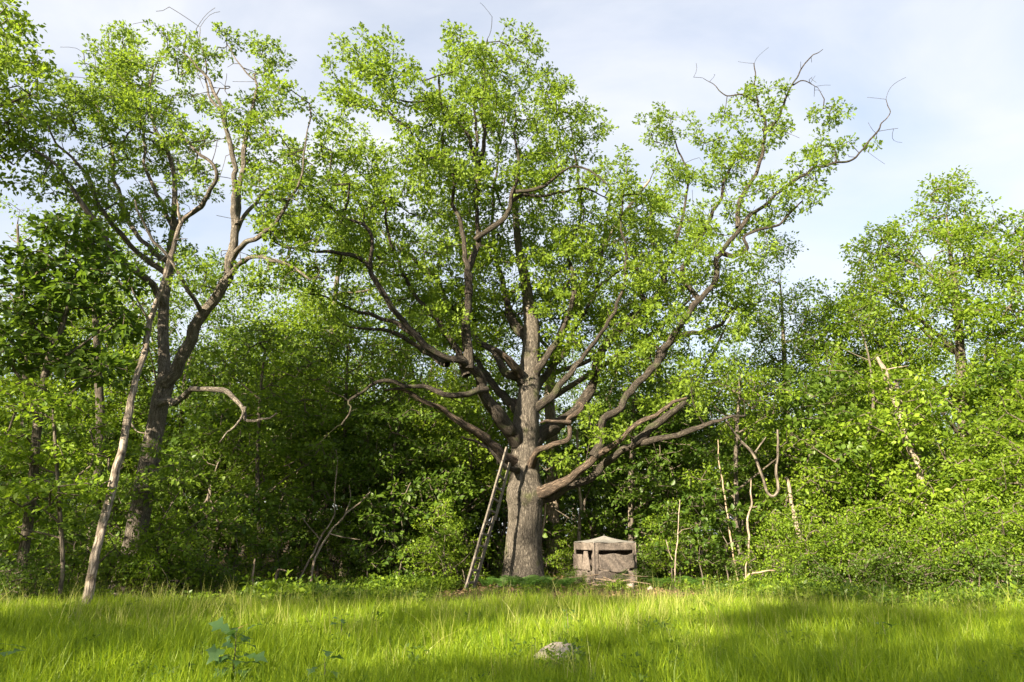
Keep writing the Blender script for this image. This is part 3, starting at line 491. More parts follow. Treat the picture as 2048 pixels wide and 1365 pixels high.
edge_tree('hickory_tree', 'sunlit leafy tree with layered sprays leaning over the shrubs', 1900, 22.5, [(1880, 1100, 0, 7), (1850, 960, 0, 6), (1815, 840, 0, 5), (1790, 760, 0, 3)],
    [(1780, 780, 75, 38, 0, 1.6), (1850, 830, 80, 40, 0, 1.8), (1740, 850, 80, 38, -.2, 1.8), (1800, 900, 90, 42, -.4, 2), (1890, 920, 80, 45, -.4, 2), (1720, 940, 80, 42, -.4, 1.8), (1800, 990, 90, 42, -.5, 1.8), (1960, 980, 80, 45, -.3, 1.8)], 35, leaf='shrub', shape='broad', size=.17, vox=.50, n_leaf=18, spread=.33, flat=.4, up=1.3, gap=(1.9, -.5))
edge_tree('hickory_tree', 'leafy tree hanging bright sprays at the end of the wood edge', 2090, 20.5, [(2085, 1100, 0, 8), (2075, 900, 0, 6), (2060, 800, 0, 3)],
    [(2040, 800, 60, 45, 0, 1.4), (2000, 870, 70, 42, 0, 1.6), (2080, 890, 80, 50, 0, 1.8), (2010, 950, 80, 45, -.3, 1.7), (2070, 1010, 80, 50, -.4, 1.7), (1990, 1050, 60, 40, -.4, 1.5)], 36, leaf='maple', shape='kite', size=.125, vox=.5, n_leaf=34, spread=.33, flat=.4, up=1.2, gap=(1.9, -.5))
edge_tree('oak_tree', 'second oak standing directly behind the massive oak, pale stems', 1105, 28, [(1106, 1000, 0, 13), (1104, 880, 0, 12), (1100, 760, 0, 10), (1130, 650, 0, 8), (1180, 540, 0, 6), (1240, 440, 0, 4), (1300, 360, 0, 2)],
    [(1310, 380, 55, 45, 0, 2), (1270, 450, 70, 55, 0, 2.4), (1350, 480, 75, 55, 0, 2.3), (1200, 520, 80, 60, 0, 2.6), (1400, 580, 80, 55, 0, 2.4), (1080, 560, 90, 60, .5, 2.6), (1300, 600, 90, 60, .5, 2.6), (980, 620, 80, 50, .5, 2.4), (1180, 660, 90, 55, .5, 2.6), (1460, 640, 60, 45, .5, 2)], 37, leaf='maple', shape='kite', size=.16, vox=.75, n_leaf=24, spread=.42, gap=(1.5, -.8), mat='palebark')
edge_tree('oak_tree', 'sunlit background oak seen between the forked oak and the massive oak', 640, 32, [(650, 1000, 0, 8), (655, 800, 0, 7), (670, 600, 0, 5), (690, 430, 0, 3)],
    [(690, 290, 55, 45, 0, 2), (740, 330, 60, 50, 0, 2.3), (650, 380, 60, 50, 0, 2), (720, 430, 85, 55, 0, 2.6), (640, 480, 60, 45, 0, 2.2), (700, 540, 80, 50, 0, 2.6), (800, 500, 70, 55, 0, 2.4), (610, 600, 75, 50, 0, 2.5)], 38, leaf='maple', shape='kite', size=.17, vox=.85, n_leaf=24, spread=.45, gap=(1.4, -.7))
edge_tree('basswood_tree', 'dark big-leaved tree forking low beside the bare snag', 60, 15.5, [(62, 1000, 0, 9), (75, 850, 0, 8), (95, 730, 0, 7), (125, 650, 0, 5), (150, 560, 0, 3)],
    [(150, 480, 60, 45, 0, 1.2), (90, 540, 75, 45, 0, 1.3), (210, 550, 60, 45, 0, 1.2), (140, 610, 95, 45, -.2, 1.4), (40, 620, 70, 50, 0, 1.3), (230, 640, 55, 40, 0, 1.1), (100, 690, 90, 35, -.2, 1.3), (10, 700, 60, 45, 0, 1.2), (190, 740, 70, 35, 0, 1)], 39, leaf='under', shape='broad', size=.19, vox=.42, n_leaf=16, spread=.32, flat=.45, up=1.4, gap=(2, -.9))
edge_tree('oak_tree', 'dark oak whose boughs reach over the big-leaved tree and the forked oak', -330, 15, [(-320, 1000, 0, 24), (-300, 800, 0, 22), (-270, 600, 0, 18), (-240, 420, 0, 14), (-210, 250, 0, 9), (-190, 100, 0, 5)],
    [(15, 40, 50, 45, 0, 1.1), (30, 120, 65, 45, 0, 1.3), (60, 190, 55, 40, 0, 1.2), (-40, 90, 60, 60, 0, 1.5), (-60, 200, 80, 60, 0, 1.6), (20, 265, 75, 38, 0, 1.3), (-70, 320, 80, 50, 0, 1.6), (-160, 60, 80, 70, 0, 1.8), (-170, 220, 90, 70, 0, 2), (-200, 380, 90, 60, 0, 2), (-300, 150, 90, 80, 0, 2), (-330, 320, 90, 80, 0, 2), (-400, 250, 80, 80, 0, 2)], 40, leaf='oak', shape='kite', size=.16, vox=.5, n_leaf=26, spread=.32, gap=(1.9, -.9), mat='bark2')
edge_tree('tree', 'slim tree with a feathery open crown against the sky beyond the big-leaved tree', 40, 27, [(45, 900, 0, 6), (50, 720, 0, 5), (42, 600, 0, 4), (35, 450, 0, 2)],
    [(40, 420, 40, 22, 0, 1.3), (15, 470, 40, 28, 0, 1.3), (75, 460, 35, 25, 0, 1.2), (50, 520, 50, 25, 0, 1.4), (0, 560, 45, 35, 0, 1.5), (80, 590, 50, 40, 0, 1.5), (30, 650, 60, 40, 0, 1.6)], 41, leaf='forest', shape='kite', size=.15, vox=.75, n_leaf=18, spread=.38, gap=(1.8, -.5))
edge_tree('tree', 'green tree rising behind the forked oak, crown half lit', 190, 24, [(200, 900, 0, 9), (195, 720, 0, 7), (185, 560, 0, 5), (170, 440, 0, 3)],
    [(140, 410, 40, 28, 0, 1.4), (190, 440, 60, 45, 0, 1.8), (130, 500, 60, 45, 0, 1.8), (230, 520, 70, 50, 0, 2), (170, 590, 90, 55, 0, 2.2), (270, 620, 60, 50, 0, 2), (110, 670, 80, 50, 0, 2)], 42, leaf='forest', shape='kite', size=.16, vox=.68, n_leaf=24, spread=.4, gap=(1.6, -.9))

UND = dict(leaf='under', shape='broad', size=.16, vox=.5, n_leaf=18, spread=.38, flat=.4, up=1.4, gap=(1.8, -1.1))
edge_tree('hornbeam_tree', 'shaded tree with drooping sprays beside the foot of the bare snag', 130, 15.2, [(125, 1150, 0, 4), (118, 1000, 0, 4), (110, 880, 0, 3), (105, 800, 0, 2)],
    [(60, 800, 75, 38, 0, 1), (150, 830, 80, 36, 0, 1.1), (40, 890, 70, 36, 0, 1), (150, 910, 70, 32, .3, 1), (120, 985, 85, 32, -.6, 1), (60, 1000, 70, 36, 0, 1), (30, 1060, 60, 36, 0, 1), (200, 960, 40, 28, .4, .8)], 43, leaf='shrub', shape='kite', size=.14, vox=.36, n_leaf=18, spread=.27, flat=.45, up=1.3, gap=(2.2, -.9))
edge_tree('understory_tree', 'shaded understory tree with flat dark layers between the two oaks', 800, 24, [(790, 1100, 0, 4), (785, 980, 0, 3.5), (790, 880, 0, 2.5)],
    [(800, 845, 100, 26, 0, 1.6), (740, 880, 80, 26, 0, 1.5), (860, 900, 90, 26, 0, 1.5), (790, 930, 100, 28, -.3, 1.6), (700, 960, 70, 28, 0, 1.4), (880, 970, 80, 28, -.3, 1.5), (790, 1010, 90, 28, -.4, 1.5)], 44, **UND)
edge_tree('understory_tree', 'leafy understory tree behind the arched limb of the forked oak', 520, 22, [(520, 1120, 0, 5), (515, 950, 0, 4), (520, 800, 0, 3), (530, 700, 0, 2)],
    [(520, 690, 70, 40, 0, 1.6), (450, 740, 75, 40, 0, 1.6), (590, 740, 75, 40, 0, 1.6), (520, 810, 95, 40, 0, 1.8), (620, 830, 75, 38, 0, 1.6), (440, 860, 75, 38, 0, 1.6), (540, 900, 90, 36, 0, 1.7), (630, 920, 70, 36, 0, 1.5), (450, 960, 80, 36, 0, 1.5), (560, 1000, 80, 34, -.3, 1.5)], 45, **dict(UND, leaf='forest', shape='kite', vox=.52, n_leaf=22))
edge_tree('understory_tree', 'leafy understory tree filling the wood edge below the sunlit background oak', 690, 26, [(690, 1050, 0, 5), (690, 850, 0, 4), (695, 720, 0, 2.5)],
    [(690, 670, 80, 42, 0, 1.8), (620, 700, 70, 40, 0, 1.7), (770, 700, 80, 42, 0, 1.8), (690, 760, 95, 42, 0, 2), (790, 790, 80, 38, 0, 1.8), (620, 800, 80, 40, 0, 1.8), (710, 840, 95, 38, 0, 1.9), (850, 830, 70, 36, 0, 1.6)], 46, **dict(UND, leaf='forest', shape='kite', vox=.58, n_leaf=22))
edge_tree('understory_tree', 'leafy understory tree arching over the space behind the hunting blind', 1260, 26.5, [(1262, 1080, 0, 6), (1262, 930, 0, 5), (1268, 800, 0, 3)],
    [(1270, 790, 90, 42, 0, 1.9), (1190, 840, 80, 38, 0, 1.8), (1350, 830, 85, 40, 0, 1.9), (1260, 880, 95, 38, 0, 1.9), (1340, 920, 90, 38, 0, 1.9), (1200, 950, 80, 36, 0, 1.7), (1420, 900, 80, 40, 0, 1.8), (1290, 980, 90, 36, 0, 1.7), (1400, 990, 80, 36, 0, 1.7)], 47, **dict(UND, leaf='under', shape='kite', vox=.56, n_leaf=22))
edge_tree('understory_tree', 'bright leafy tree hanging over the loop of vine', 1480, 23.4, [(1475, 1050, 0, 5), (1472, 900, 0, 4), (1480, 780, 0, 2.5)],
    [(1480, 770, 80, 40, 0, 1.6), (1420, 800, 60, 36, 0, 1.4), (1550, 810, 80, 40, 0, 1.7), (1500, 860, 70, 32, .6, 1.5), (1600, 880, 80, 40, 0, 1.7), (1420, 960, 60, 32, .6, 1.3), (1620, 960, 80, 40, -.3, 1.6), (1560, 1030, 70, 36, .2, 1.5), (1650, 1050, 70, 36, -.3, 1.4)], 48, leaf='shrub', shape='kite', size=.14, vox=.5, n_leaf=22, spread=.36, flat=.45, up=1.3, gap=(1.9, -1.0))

# ------------------------------------------------------------------ kinds that repeat in the wood: one of each is built, the others are copies
def lblobs(n, z0, z1, rad, rng, taper=.5, size=1.4, flat=.65):
    out = []
    for i in range(n):
        t = (i + .5) / n; z = z0 + (z1 - z0) * t; a = i * 2.4 + rng.uniform(-.4, .4)
        r = rad * (1 - abs(t - .4) * 2 * taper) * rng.uniform(.35, 1); s = size * rng.uniform(.75, 1.2) * (1 - .35 * t)
        out.append((np.array((r * math.cos(a), r * math.sin(a), z)), np.array((s, s, s * flat))))
    return out
def proto(name, label, cat, H, r0, nb, z0, rad, seed, lean=.3, group=None, size_b=1.4, flat_b=.65, taper=.5, sides=10, mat='fbark', **kw):
    rng = np.random.RandomState(seed); n = 6
    tr = [(np.array((lean * rng.normal() * i / n, lean * rng.normal() * i / n, H * .86 * i / n - (.15 if i == 0 else 0))), r0 * (1 - .93 * i / n)) for i in range(n + 1)]
    return make_tree(name, label, cat, (0, 0, 0), tr, lblobs(nb, z0, H, rad, rng, taper, size_b, flat_b), rng, group, mat, sides, z0 * .6, **kw)
placed = {}
def near(x, y):
    px = CX + F * x / y
    for lim, w in ((120, 'the big-leaved tree'), (420, 'the forked oak'), (860, 'the gap between the two oaks'), (1130, 'the massive oak'), (1300, 'the hunting blind'), (1480, 'the low right-hand limbs'), (1650, 'the spire-topped maple'), (1780, 'the low leafy maple'), (9999, 'the pointed maple')):
        if px < lim: break
    w = w.replace('the low right-hand limbs', 'the loop of vine')
    return ('close behind ' if y < 29 else 'well behind ' if y < 42 else 'far behind ') + w
def put(pr, x, y, s=1.0, rz=None, label=None, group=None, sz=None):
    k = pr.name; o = pr if k not in placed else copy_tree(pr); placed[k] = 1
    o.location = (x, y, gz(x, y) - .04); o.rotation_euler.z = rs.uniform(0, 6.28) if rz is None else rz; o.scale = (s, s, sz or s)
    if label: o['label'] = label
    elif pr.name.startswith(('forest', 'under', 'shrub', 'sap')): o['label'] = kindname[pr.name] + ' ' + near(x, y)
    if group: o['group'] = group
    return o
kindname = {}
FG = 'trees standing deep in the wood'
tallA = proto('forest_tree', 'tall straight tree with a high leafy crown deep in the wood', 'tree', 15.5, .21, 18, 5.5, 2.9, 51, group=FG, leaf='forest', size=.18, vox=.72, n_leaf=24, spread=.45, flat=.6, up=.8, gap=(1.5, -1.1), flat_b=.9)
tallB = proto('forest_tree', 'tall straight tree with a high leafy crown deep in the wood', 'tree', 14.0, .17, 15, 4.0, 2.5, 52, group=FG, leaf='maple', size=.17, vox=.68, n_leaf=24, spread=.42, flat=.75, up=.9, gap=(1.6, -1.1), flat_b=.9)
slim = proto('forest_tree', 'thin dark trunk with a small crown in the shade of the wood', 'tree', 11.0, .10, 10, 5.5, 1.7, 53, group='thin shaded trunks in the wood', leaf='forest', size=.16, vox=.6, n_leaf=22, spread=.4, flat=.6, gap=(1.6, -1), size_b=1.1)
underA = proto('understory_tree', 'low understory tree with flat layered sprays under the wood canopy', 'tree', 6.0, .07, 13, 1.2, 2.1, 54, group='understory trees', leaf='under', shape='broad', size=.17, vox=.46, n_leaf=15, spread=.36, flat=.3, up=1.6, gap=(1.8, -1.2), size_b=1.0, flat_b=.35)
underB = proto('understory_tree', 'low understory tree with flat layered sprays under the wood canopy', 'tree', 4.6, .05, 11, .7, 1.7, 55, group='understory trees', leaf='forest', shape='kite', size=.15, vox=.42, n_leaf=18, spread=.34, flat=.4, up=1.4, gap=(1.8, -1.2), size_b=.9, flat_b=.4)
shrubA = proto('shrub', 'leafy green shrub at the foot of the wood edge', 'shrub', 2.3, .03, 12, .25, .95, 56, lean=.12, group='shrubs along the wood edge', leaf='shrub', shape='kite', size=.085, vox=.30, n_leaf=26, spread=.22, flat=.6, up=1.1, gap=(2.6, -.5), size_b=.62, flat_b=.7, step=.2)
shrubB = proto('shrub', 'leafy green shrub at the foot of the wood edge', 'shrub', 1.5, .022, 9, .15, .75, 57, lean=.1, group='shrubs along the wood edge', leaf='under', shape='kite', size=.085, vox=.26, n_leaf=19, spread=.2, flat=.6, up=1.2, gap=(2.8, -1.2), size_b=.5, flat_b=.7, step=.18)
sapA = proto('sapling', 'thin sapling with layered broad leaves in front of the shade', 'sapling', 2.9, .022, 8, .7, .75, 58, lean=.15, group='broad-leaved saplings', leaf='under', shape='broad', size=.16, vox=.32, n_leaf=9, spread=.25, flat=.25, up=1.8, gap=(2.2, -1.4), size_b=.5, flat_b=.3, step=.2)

for a_, t_ in ((tallA, 'tall deep-crowned tree'), (tallB, 'tall slender bright-leaved tree'), (slim, 'thin dark-stemmed tree with a small crown'), (underA, 'low broad-leaved understory tree'), (underB, 'low small-leaved understory tree'), (shrubA, 'chest-high leafy shrub'), (shrubB, 'low dark leafy shrub'), (sapA, 'thin sapling with layered broad leaves')): kindname[a_.name] = t_
R_ = random.Random(5)
# deep wood: rows behind the edge, thinning with distance
for row, (Y, n) in enumerate([(26.5, 9), (30, 11), (34.5, 13), (40, 15), (47, 17), (56, 18), (68, 20), (84, 22)]):
    for i in range(n):
        u = (i + R_.uniform(.15, .85)) / n; x = (u - .5) * (1.75 * Y + 8); y = Y + R_.uniform(-1.8, 1.8)
        if (abs(x - .5) < 2.0 and y < 27) or abs(x) > .9 * y + 1: continue
        pr = R_.choice([tallA, tallB, tallA, tallB, slim]) if row else R_.choice([slim, slim, tallB])
        right = x / y > .22
        s = R_.uniform(.72, .95) if row < 3 else R_.uniform(.85, 1.05)
        if (-.75 < x / y < -.1 and row < 2) or (right and row < 4): s = min(s, .82)
        put(pr, x, y, s)
for (px, Y, s_) in [(430, 33, .95), (500, 32, .9), (560, 31, .92), (620, 34, 1.0), (330, 30, .9), (250, 30, .95), (20, 28, .85), (100, 30, 1.0), (710, 33, 1.0), (800, 35, 1.05), (880, 36, 1.05), (470, 37, 1.05), (590, 38, 1.08)]:
    p = gpx(px, Y); put(R_.choice([tallA, tallB]), p[0], p[1], s_)
for Y, n in [(24.2, 17), (26.5, 17), (29.5, 18), (33, 18), (38, 18), (45, 18), (54, 18), (64, 18)]:
    for i in range(n):
        u = (i + R_.uniform(.1, .9)) / n; x = (u - .5) * (1.6 * Y + 3); y = Y + R_.uniform(-1.2, 1.2)
        if y < 26 and -1.8 < x < 6: continue
        put(R_.choice([underA, underB]), x, y, R_.uniform(.8, 1.35) * (1 if Y < 50 else 1.7))
for i in range(34):
    x = -17 + 36 * (i + R_.uniform(.1, .9)) / 34; y = 22.3 + R_.uniform(-.8, 2.2) - (2.5 if x < -9 else 0)
    if -1.8 < x < 4.8: y = 25 + R_.uniform(0, 2)
    put(R_.choice([shrubA, shrubB, shrubB]), x, y, R_.uniform(.7, 1.15))
# the dense shrub bank at the sunny end
for (px, Y, s, k) in [(1480, 22.2, .8, 1), (1540, 21.6, .9, 0), (1610, 21.2, 1.0, 0), (1690, 20.8, 1.0, 0), (1760, 20.2, 1.05, 1), (1800, 20.8, 1.1, 0), (1880, 19.6, 1.0, 0), (1950, 19.2, 1.1, 0), (2020, 18.6, 1.1, 0), (2080, 18.0, 1.1, 0), (1920, 18.4, .9, 1), (1840, 19.2, .8, 1), (2010, 17.4, .9, 1), (1730, 19.6, .8, 1), (1640, 20.2, .7, 1), (1580, 20.6, .65, 1),
                      (1660, 23, 1.5, 0), (1760, 22.6, 1.6, 0), (1880, 22, 1.6, 0), (1990, 21, 1.6, 0), (1560, 23.5, 1.4, 0), (2070, 20, 1.5, 0)]:
    p = gpx(px, Y); put(shrubB if k else shrubA, p[0], p[1], s, None, ('low dark bush' if k else 'tall sunlit bush' if s > 1.3 else 'rounded sunlit bush') + ' in the shrub bank below ' + near(p[0], p[1]).split('behind ')[1], 'shrub bank below the maples')
for (px, Y, s) in [(740, 21.6, 1.0), (800, 22.0, 1.15), (870, 22.6, 1.2), (700, 22.6, .9), (905, 23.2, 1.3), (1340, 22.6, .9), (1400, 22.4, 1.0), (560, 20.8, .9), (480, 20.4, 1), (380, 19.6, .9), (90, 17, 1.0), (30, 16.6, 1.1), (150, 18.5, 1.1), (1310, 24.5, 1.3), (1450, 22.6, 1.1), (640, 22.2, 1.1)]:
    p = gpx(px, Y); put(sapA, p[0], p[1], s)
for (px, Y, s_, k) in [(300, 17.0, .8, 0), (350, 17.3, .9, 0), (400, 17.8, .8, 1), (225, 16.9, .6, 1), (100, 15.2, .7, 1), (40, 14.8, .8, 1), (450, 18.2, .7, 1)]:
    p = gpx(px, Y); put(shrubB if k else shrubA, p[0], p[1], s_, None, ('low dark bush' if k else 'chest-high leafy bush') + ' crowding the foot of ' + ('the big-leaved tree' if px < 150 else 'the forked oak'), 'bushes at the foot of the forked oak')
p = gpx(318, 17.1); put(underB, p[0], p[1], .9, 1.0, 'small-leaved understory tree screening the trunk of the forked oak')
for (px, Y, s_) in [(1160, 22.3, .32), (1240, 22.2, .36), (1285, 22.4, .45), (1140, 22.6, .4)]:
    p = gpx(px, Y); put(shrubB, p[0], p[1], s_, None, 'knee-high leafy weed at the base of the hunting blind', 'weeds around the blind')
# the tree line behind the meadow whose shade lies over the clearing
BG = 'trees lining the near side of the meadow'
for (x, y, s) in [(-20.5, 4, 1.35), (-17, -1.5, 1.05), (-20, -8, 1.15), (-9.5, -12, 1.05), (-9, -6, .9), (-25, 11, 1.1), (-26, 1, 1.1), (-15, -15, 1.25), (-5, -14.5, 1.0), (-22, -16, 1.2), (-30, 15, 1.15)]:
    put(R_.choice([tallA, tallB]), x, y, s, None, 'tall tree lining the meadow behind the viewpoint', BG)

# ------------------------------------------------------------------ scatter of countless small plants: grass, ground cover, dry leaves
def blades(n, rad, h0, h1, w, rng, lean=.25, seg=3, bend=.5):
    """n curved tapering blades in a round tuft"""
    a = rng.uniform(0, 6.28, n); r = rad * np.sqrt(rng.uniform(0, 1, n)); b = np.stack([r * np.cos(a), r * np.sin(a), np.full(n, -.03)], -1)
    h = rng.uniform(h0, h1, n); d = rng.uniform(0, 6.28, n); ld = np.stack([np.cos(d), np.sin(d), np.zeros(n)], -1)
    ln = rng.normal(0, lean, n)[:, None]; bd = np.abs(rng.normal(0, bend, n))[:, None]; fa = rng.uniform(0, 6.28, n); wd = np.stack([np.cos(fa), np.sin(fa), np.zeros(n)], -1)
    rows = []
    for i in range(seg + 1):
        t = i / seg; c = b + np.array((0, 0, 1.)) * (h * t * (1 - .18 * bd[:, 0] * t))[:, None] + ld * (h[:, None] * (ln * t + bd * .55 * t ** 2.2)); ww = w * (1 - t ** 1.6) * rng.uniform(.7, 1.2)
        if i < seg: rows += [c - wd * ww / 2, c + wd * ww / 2]
        else: rows.append(c)
    k = len(rows); V = np.stack(rows, 1).reshape(-1, 3); base = np.arange(n)[:, None]
    quads = np.concatenate([base * k + np.array([[2 * i, 2 * i + 1, 2 * i + 3, 2 * i + 2]]) for i in range(seg - 1)])
    tri = base * k + np.array([[2 * seg - 2, 2 * seg - 1, 2 * seg]])
    return V, quads, tri, np.repeat(rng.uniform(0, 1, n), k)
def scatter(name, label, cat, P, scale, rot, tilt, protos, kind='stuff'):
    """one object whose points carry instances of the given meshes"""
    cl = bpy.data.collections.new(name + '_kinds')
    for i, me in enumerate(protos): cl.objects.link(bpy.data.objects.new('%s_kind' % name, me))
    me = mesh_np(name, P, [np.zeros((0, 3), int)] if False else [], None) if False else bpy.data.meshes.new(name)
    P = np.asarray(P, np.float32); me.vertices.add(len(P)); me.vertices.foreach_set('co', P.ravel())
    for k, v in (('sc', scale),): a = me.attributes.new(k, 'FLOAT', 'POINT'); a.data.foreach_set('value', np.asarray(v, np.float32))
    a = me.attributes.new('ro', 'FLOAT_VECTOR', 'POINT'); a.data.foreach_set('vector', np.stack([tilt[:, 0], tilt[:, 1], rot], -1).astype(np.float32).ravel())
    o = link(name, me); tag(o, label, cat, None, kind)
    ng = bpy.data.node_groups.new(name, 'GeometryNodeTree'); ng.interface.new_socket('Geometry', in_out='INPUT', socket_type='NodeSocketGeometry'); ng.interface.new_socket('Geometry', in_out='OUTPUT', socket_type='NodeSocketGeometry')
    N = ng.nodes.new; gi, go = N('NodeGroupInput'), N('NodeGroupOutput'); ip = N('GeometryNodeInstanceOnPoints'); ci = N('GeometryNodeCollectionInfo')
    ci.inputs['Collection'].default_value = cl; ci.inputs['Separate Children'].default_value = True; ci.inputs['Reset Children'].default_value = True
    s = N('GeometryNodeInputNamedAttribute'); s.data_type = 'FLOAT'; s.inputs['Name'].default_value = 'sc'
    r = N('GeometryNodeInputNamedAttribute'); r.data_type = 'FLOAT_VECTOR'; r.inputs['Name'].default_value = 'ro'
    e = N('FunctionNodeEulerToRotation'); l = ng.links.new
    mp_ = N('GeometryNodeMeshToPoints'); l(gi.outputs[0], mp_.inputs[0]); l(mp_.outputs[0], ip.inputs['Points'])
    l(ci.outputs[0], ip.inputs['Instance']); ip.inputs['Pick Instance'].default_value = True
    l(s.outputs[0], ip.inputs['Scale']); l(r.outputs[0], e.inputs[0]); l(e.outputs[0], ip.inputs['Rotation']); l(ip.outputs[0], go.inputs[0])
    m = o.modifiers.new('scatter', 'NODES'); m.node_group = ng
    return o
gr = np.random.RandomState(77)
def gzv(x, y): return .05 * np.sin(x * .35 + 1.2) * np.cos(y * .28) + .03 * np.sin(x * .9 + y * .7)
def edge_y(x):                                              # where the meadow meets the wood
    return 16.2 + .5 * np.sin(x * .5) + .35 * np.sin(x * 1.3 + 1) - .20 * np.clip(-x - 4, 0, 20) - .22 * np.clip(x - 5, 0, 20)
def field(n, y0, y1, spread=.86):
    y = np.sqrt(gr.uniform((y0 + 4) ** 2, (y1 + 4) ** 2, n)) - 4; x = gr.uniform(-1, 1, n) * (spread * np.abs(y) + 3.5); k = y < edge_y(x) + gr.normal(0, .35, n)
    return x[k], y[k]
kinds = []
for i in range(6):
    V, q, t, ti = blades(36, .20, .14, .46, [.010, .014, .018][i % 3], gr, .28, 3, .65); kinds.append(mesh_np('grass_tuft', V, [q, t], M['grass'], False, {'tint': ti}))
x, y = field(19000, 1.5, 22); n = len(x)
patch = .5 + .5 * np.sin(x * .8 + 1.5 * np.sin(y * .5)) * np.sin(y * .9 + 1.1 * np.sin(x * .6))
scatter('meadow_grass', 'bright green meadow grass covering the clearing in front of the oaks', 'grass', np.stack([x, y, gzv(x, y)], -1), gr.uniform(.75, 1.25, n) * (.78 + .38 * patch) * np.clip(.35 + np.hypot(x - .64, (y - 9.6) * .75) * .5, .35, 1), gr.uniform(0, 6.28, n), np.stack([gr.normal(0, .07, n), gr.normal(.07, .07, n)], -1), kinds)
kinds = []
for i in range(4):
    V, q, t, ti = blades(7, .22, .55, .95, .008, gr, .16, 5, .5)
    V2, q2, t2, ti2 = blades(9, .22, .4, .8, .011, gr, .3, 4, 1.1)
    kinds.append(mesh_np('tall_grass', np.vstack([V, V2]), [np.vstack([q, q2 + len(V)]), np.vstack([t, t2 + len(V)])], M['straw'], False, {'tint': np.concatenate([ti, ti2])}))
x, y = field(2600, 7, 20); k = (gr.uniform(0, 1, len(x)) < np.clip((y - 9) / 7, .03, 1)); x, y = x[k], y[k]; n = len(x)
scatter('tall_seeding_grass', 'tall pale seeding grass stalks standing above the meadow near the trees', 'grass', np.stack([x, y, gzv(x, y)], -1), gr.uniform(.6, 1.1, n), gr.uniform(0, 6.28, n), np.stack([gr.normal(0, .1, n), gr.normal(.1, .1, n)], -1), kinds)
# low leafy ground cover along and inside the wood
kinds = []
for i in range(4):
    c = np.stack([gr.normal(0, .16, 9), gr.normal(0, .16, 9), gr.uniform(.08, .34, 9)], -1); od = nrm(c - np.array((0, 0, 0)))
    V, f, ti = leaves(c, od, 7, .11, .085, 'kite', gr, .5, 1.6)
    cv, cq = cones(np.stack([c[:, 0] * .3, c[:, 1] * .3, np.full(9, -.03)], -1), c, np.full(9, .004), np.full(9, .002), 3)
    kinds.append(mesh_np('herb', np.vstack([V, cv]), [f, cq + len(V)], M['shrub' if i % 2 else 'under'], False, {'tint': np.concatenate([ti, np.full(len(cv), .3)])}))
x, y = field(260, 6.5, 17); n = len(x)
scatter('meadow_weed', 'small broad-leaved weeds scattered through the meadow grass', 'weeds', np.stack([x, y, gzv(x, y)], -1), gr.uniform(.5, .95, n), gr.uniform(0, 6.28, n), gr.normal(0, .1, (n, 2)), kinds)
n = 12000; x = gr.uniform(-27, 27, n); y = edge_y(x) + np.abs(gr.normal(0, 1, n)) * 6 - .5; pn = np.sin(x * 1.1 + 1.4 * np.sin(y * .8)) + np.sin(y * 1.3 + 1.2 * np.sin(x * .7 + 2)) + .8 * np.sin(x * 2.7 + y * 2.1); k = (np.abs(x) < .85 * y + 2) & (pn > gr.uniform(-1.4, .9, n)) & ((np.abs(x - 1.4) > 3.2) | (gr.uniform(0, 1, n) < .3)); x, y, pn = x[k], y[k], pn[k]; n = len(x)
scatter('ground_cover', 'low leafy herbs carpeting the edge and floor of the wood', 'undergrowth', np.stack([x, y, gzv(x, y)], -1), gr.uniform(.35, 1.0, n) * (1 + .28 * pn) * np.where((np.abs(x - 1.4) < 3) & (y < 22.6), .62, 1), gr.uniform(0, 6.28, n), gr.normal(0, .08, (n, 2)), kinds)
V, f, ti = leaves(np.zeros((14, 3)), nrm(gr.normal(0, 1, (14, 3)) * np.array((1, 1, .1))), 1, .25, .09, 'kite', gr, .05, 3)
lit = mesh_np('dry_leaf', V + np.array((0, 0, .02)), [f], M['litter'], False, {'tint': ti})
n = 5000; x = gr.uniform(-25, 25, n); y = edge_y(x) + gr.uniform(-.2, 14, n); k = np.abs(x) < .85 * y + 2; x, y = x[k], y[k]; n = len(x)
scatter('leaf_litter', 'brown dry leaf litter on the wood floor', 'leaf litter', np.stack([x, y, gzv(x, y)], -1), gr.uniform(.7, 1.5, n), gr.uniform(0, 6.28, n), gr.normal(0, .05, (n, 2)), [lit])

# ------------------------------------------------------------------ ladder
import bmesh
def box_mesh(name, a, b, w, d, up, mat, bevel=.006, wob=0):
    """a board from a to b, w wide, d deep; up = direction of its width"""
    a, b = Vector(a), Vector(b); z = (b - a).normalized(); x = (Vector(up) - z * Vector(up).dot(z)).normalized(); y = z.cross(x); L_ = (b - a).length
    bm = bmesh.new(); n = max(2, int(L_ / .5)); rings = []
    for i in range(n + 1):
        c = a + z * (L_ * i / n) + x * (wob * math.sin(i * 1.7)) + y * (wob * math.sin(i * 2.3 + 1))
        rings.append([bm.verts.new(c + x * sx * w / 2 + y * sy * d / 2) for sx, sy in ((-1, -1), (1, -1), (1, 1), (-1, 1))])
    for i in range(n):
        for j in range(4): bm.faces.new((rings[i][j], rings[i][(j + 1) % 4], rings[i + 1][(j + 1) % 4], rings[i + 1][j]))
    bm.faces.new(rings[0][::-1]); bm.faces.new(rings[-1])
    bmesh.ops.recalc_face_normals(bm, faces=bm.faces)
    if bevel: bmesh.ops.bevel(bm, geom=[e for e in bm.edges if e.calc_face_angle(0) > .8], offset=bevel, segments=1, affect='EDGES')
    me = bpy.data.meshes.new(name); bm.to_mesh(me); bm.free(); me.materials.append(mat); return me
A0, A1 = at(930, 1186, 20.9), at(1014, 895, 21.55); B0, B1 = at(946, 1184, 21.2), at(1020, 926, 21.8)
A0[2] = gz(*A0[:2]) - .03; B0[2] = gz(*B0[:2]) - .03
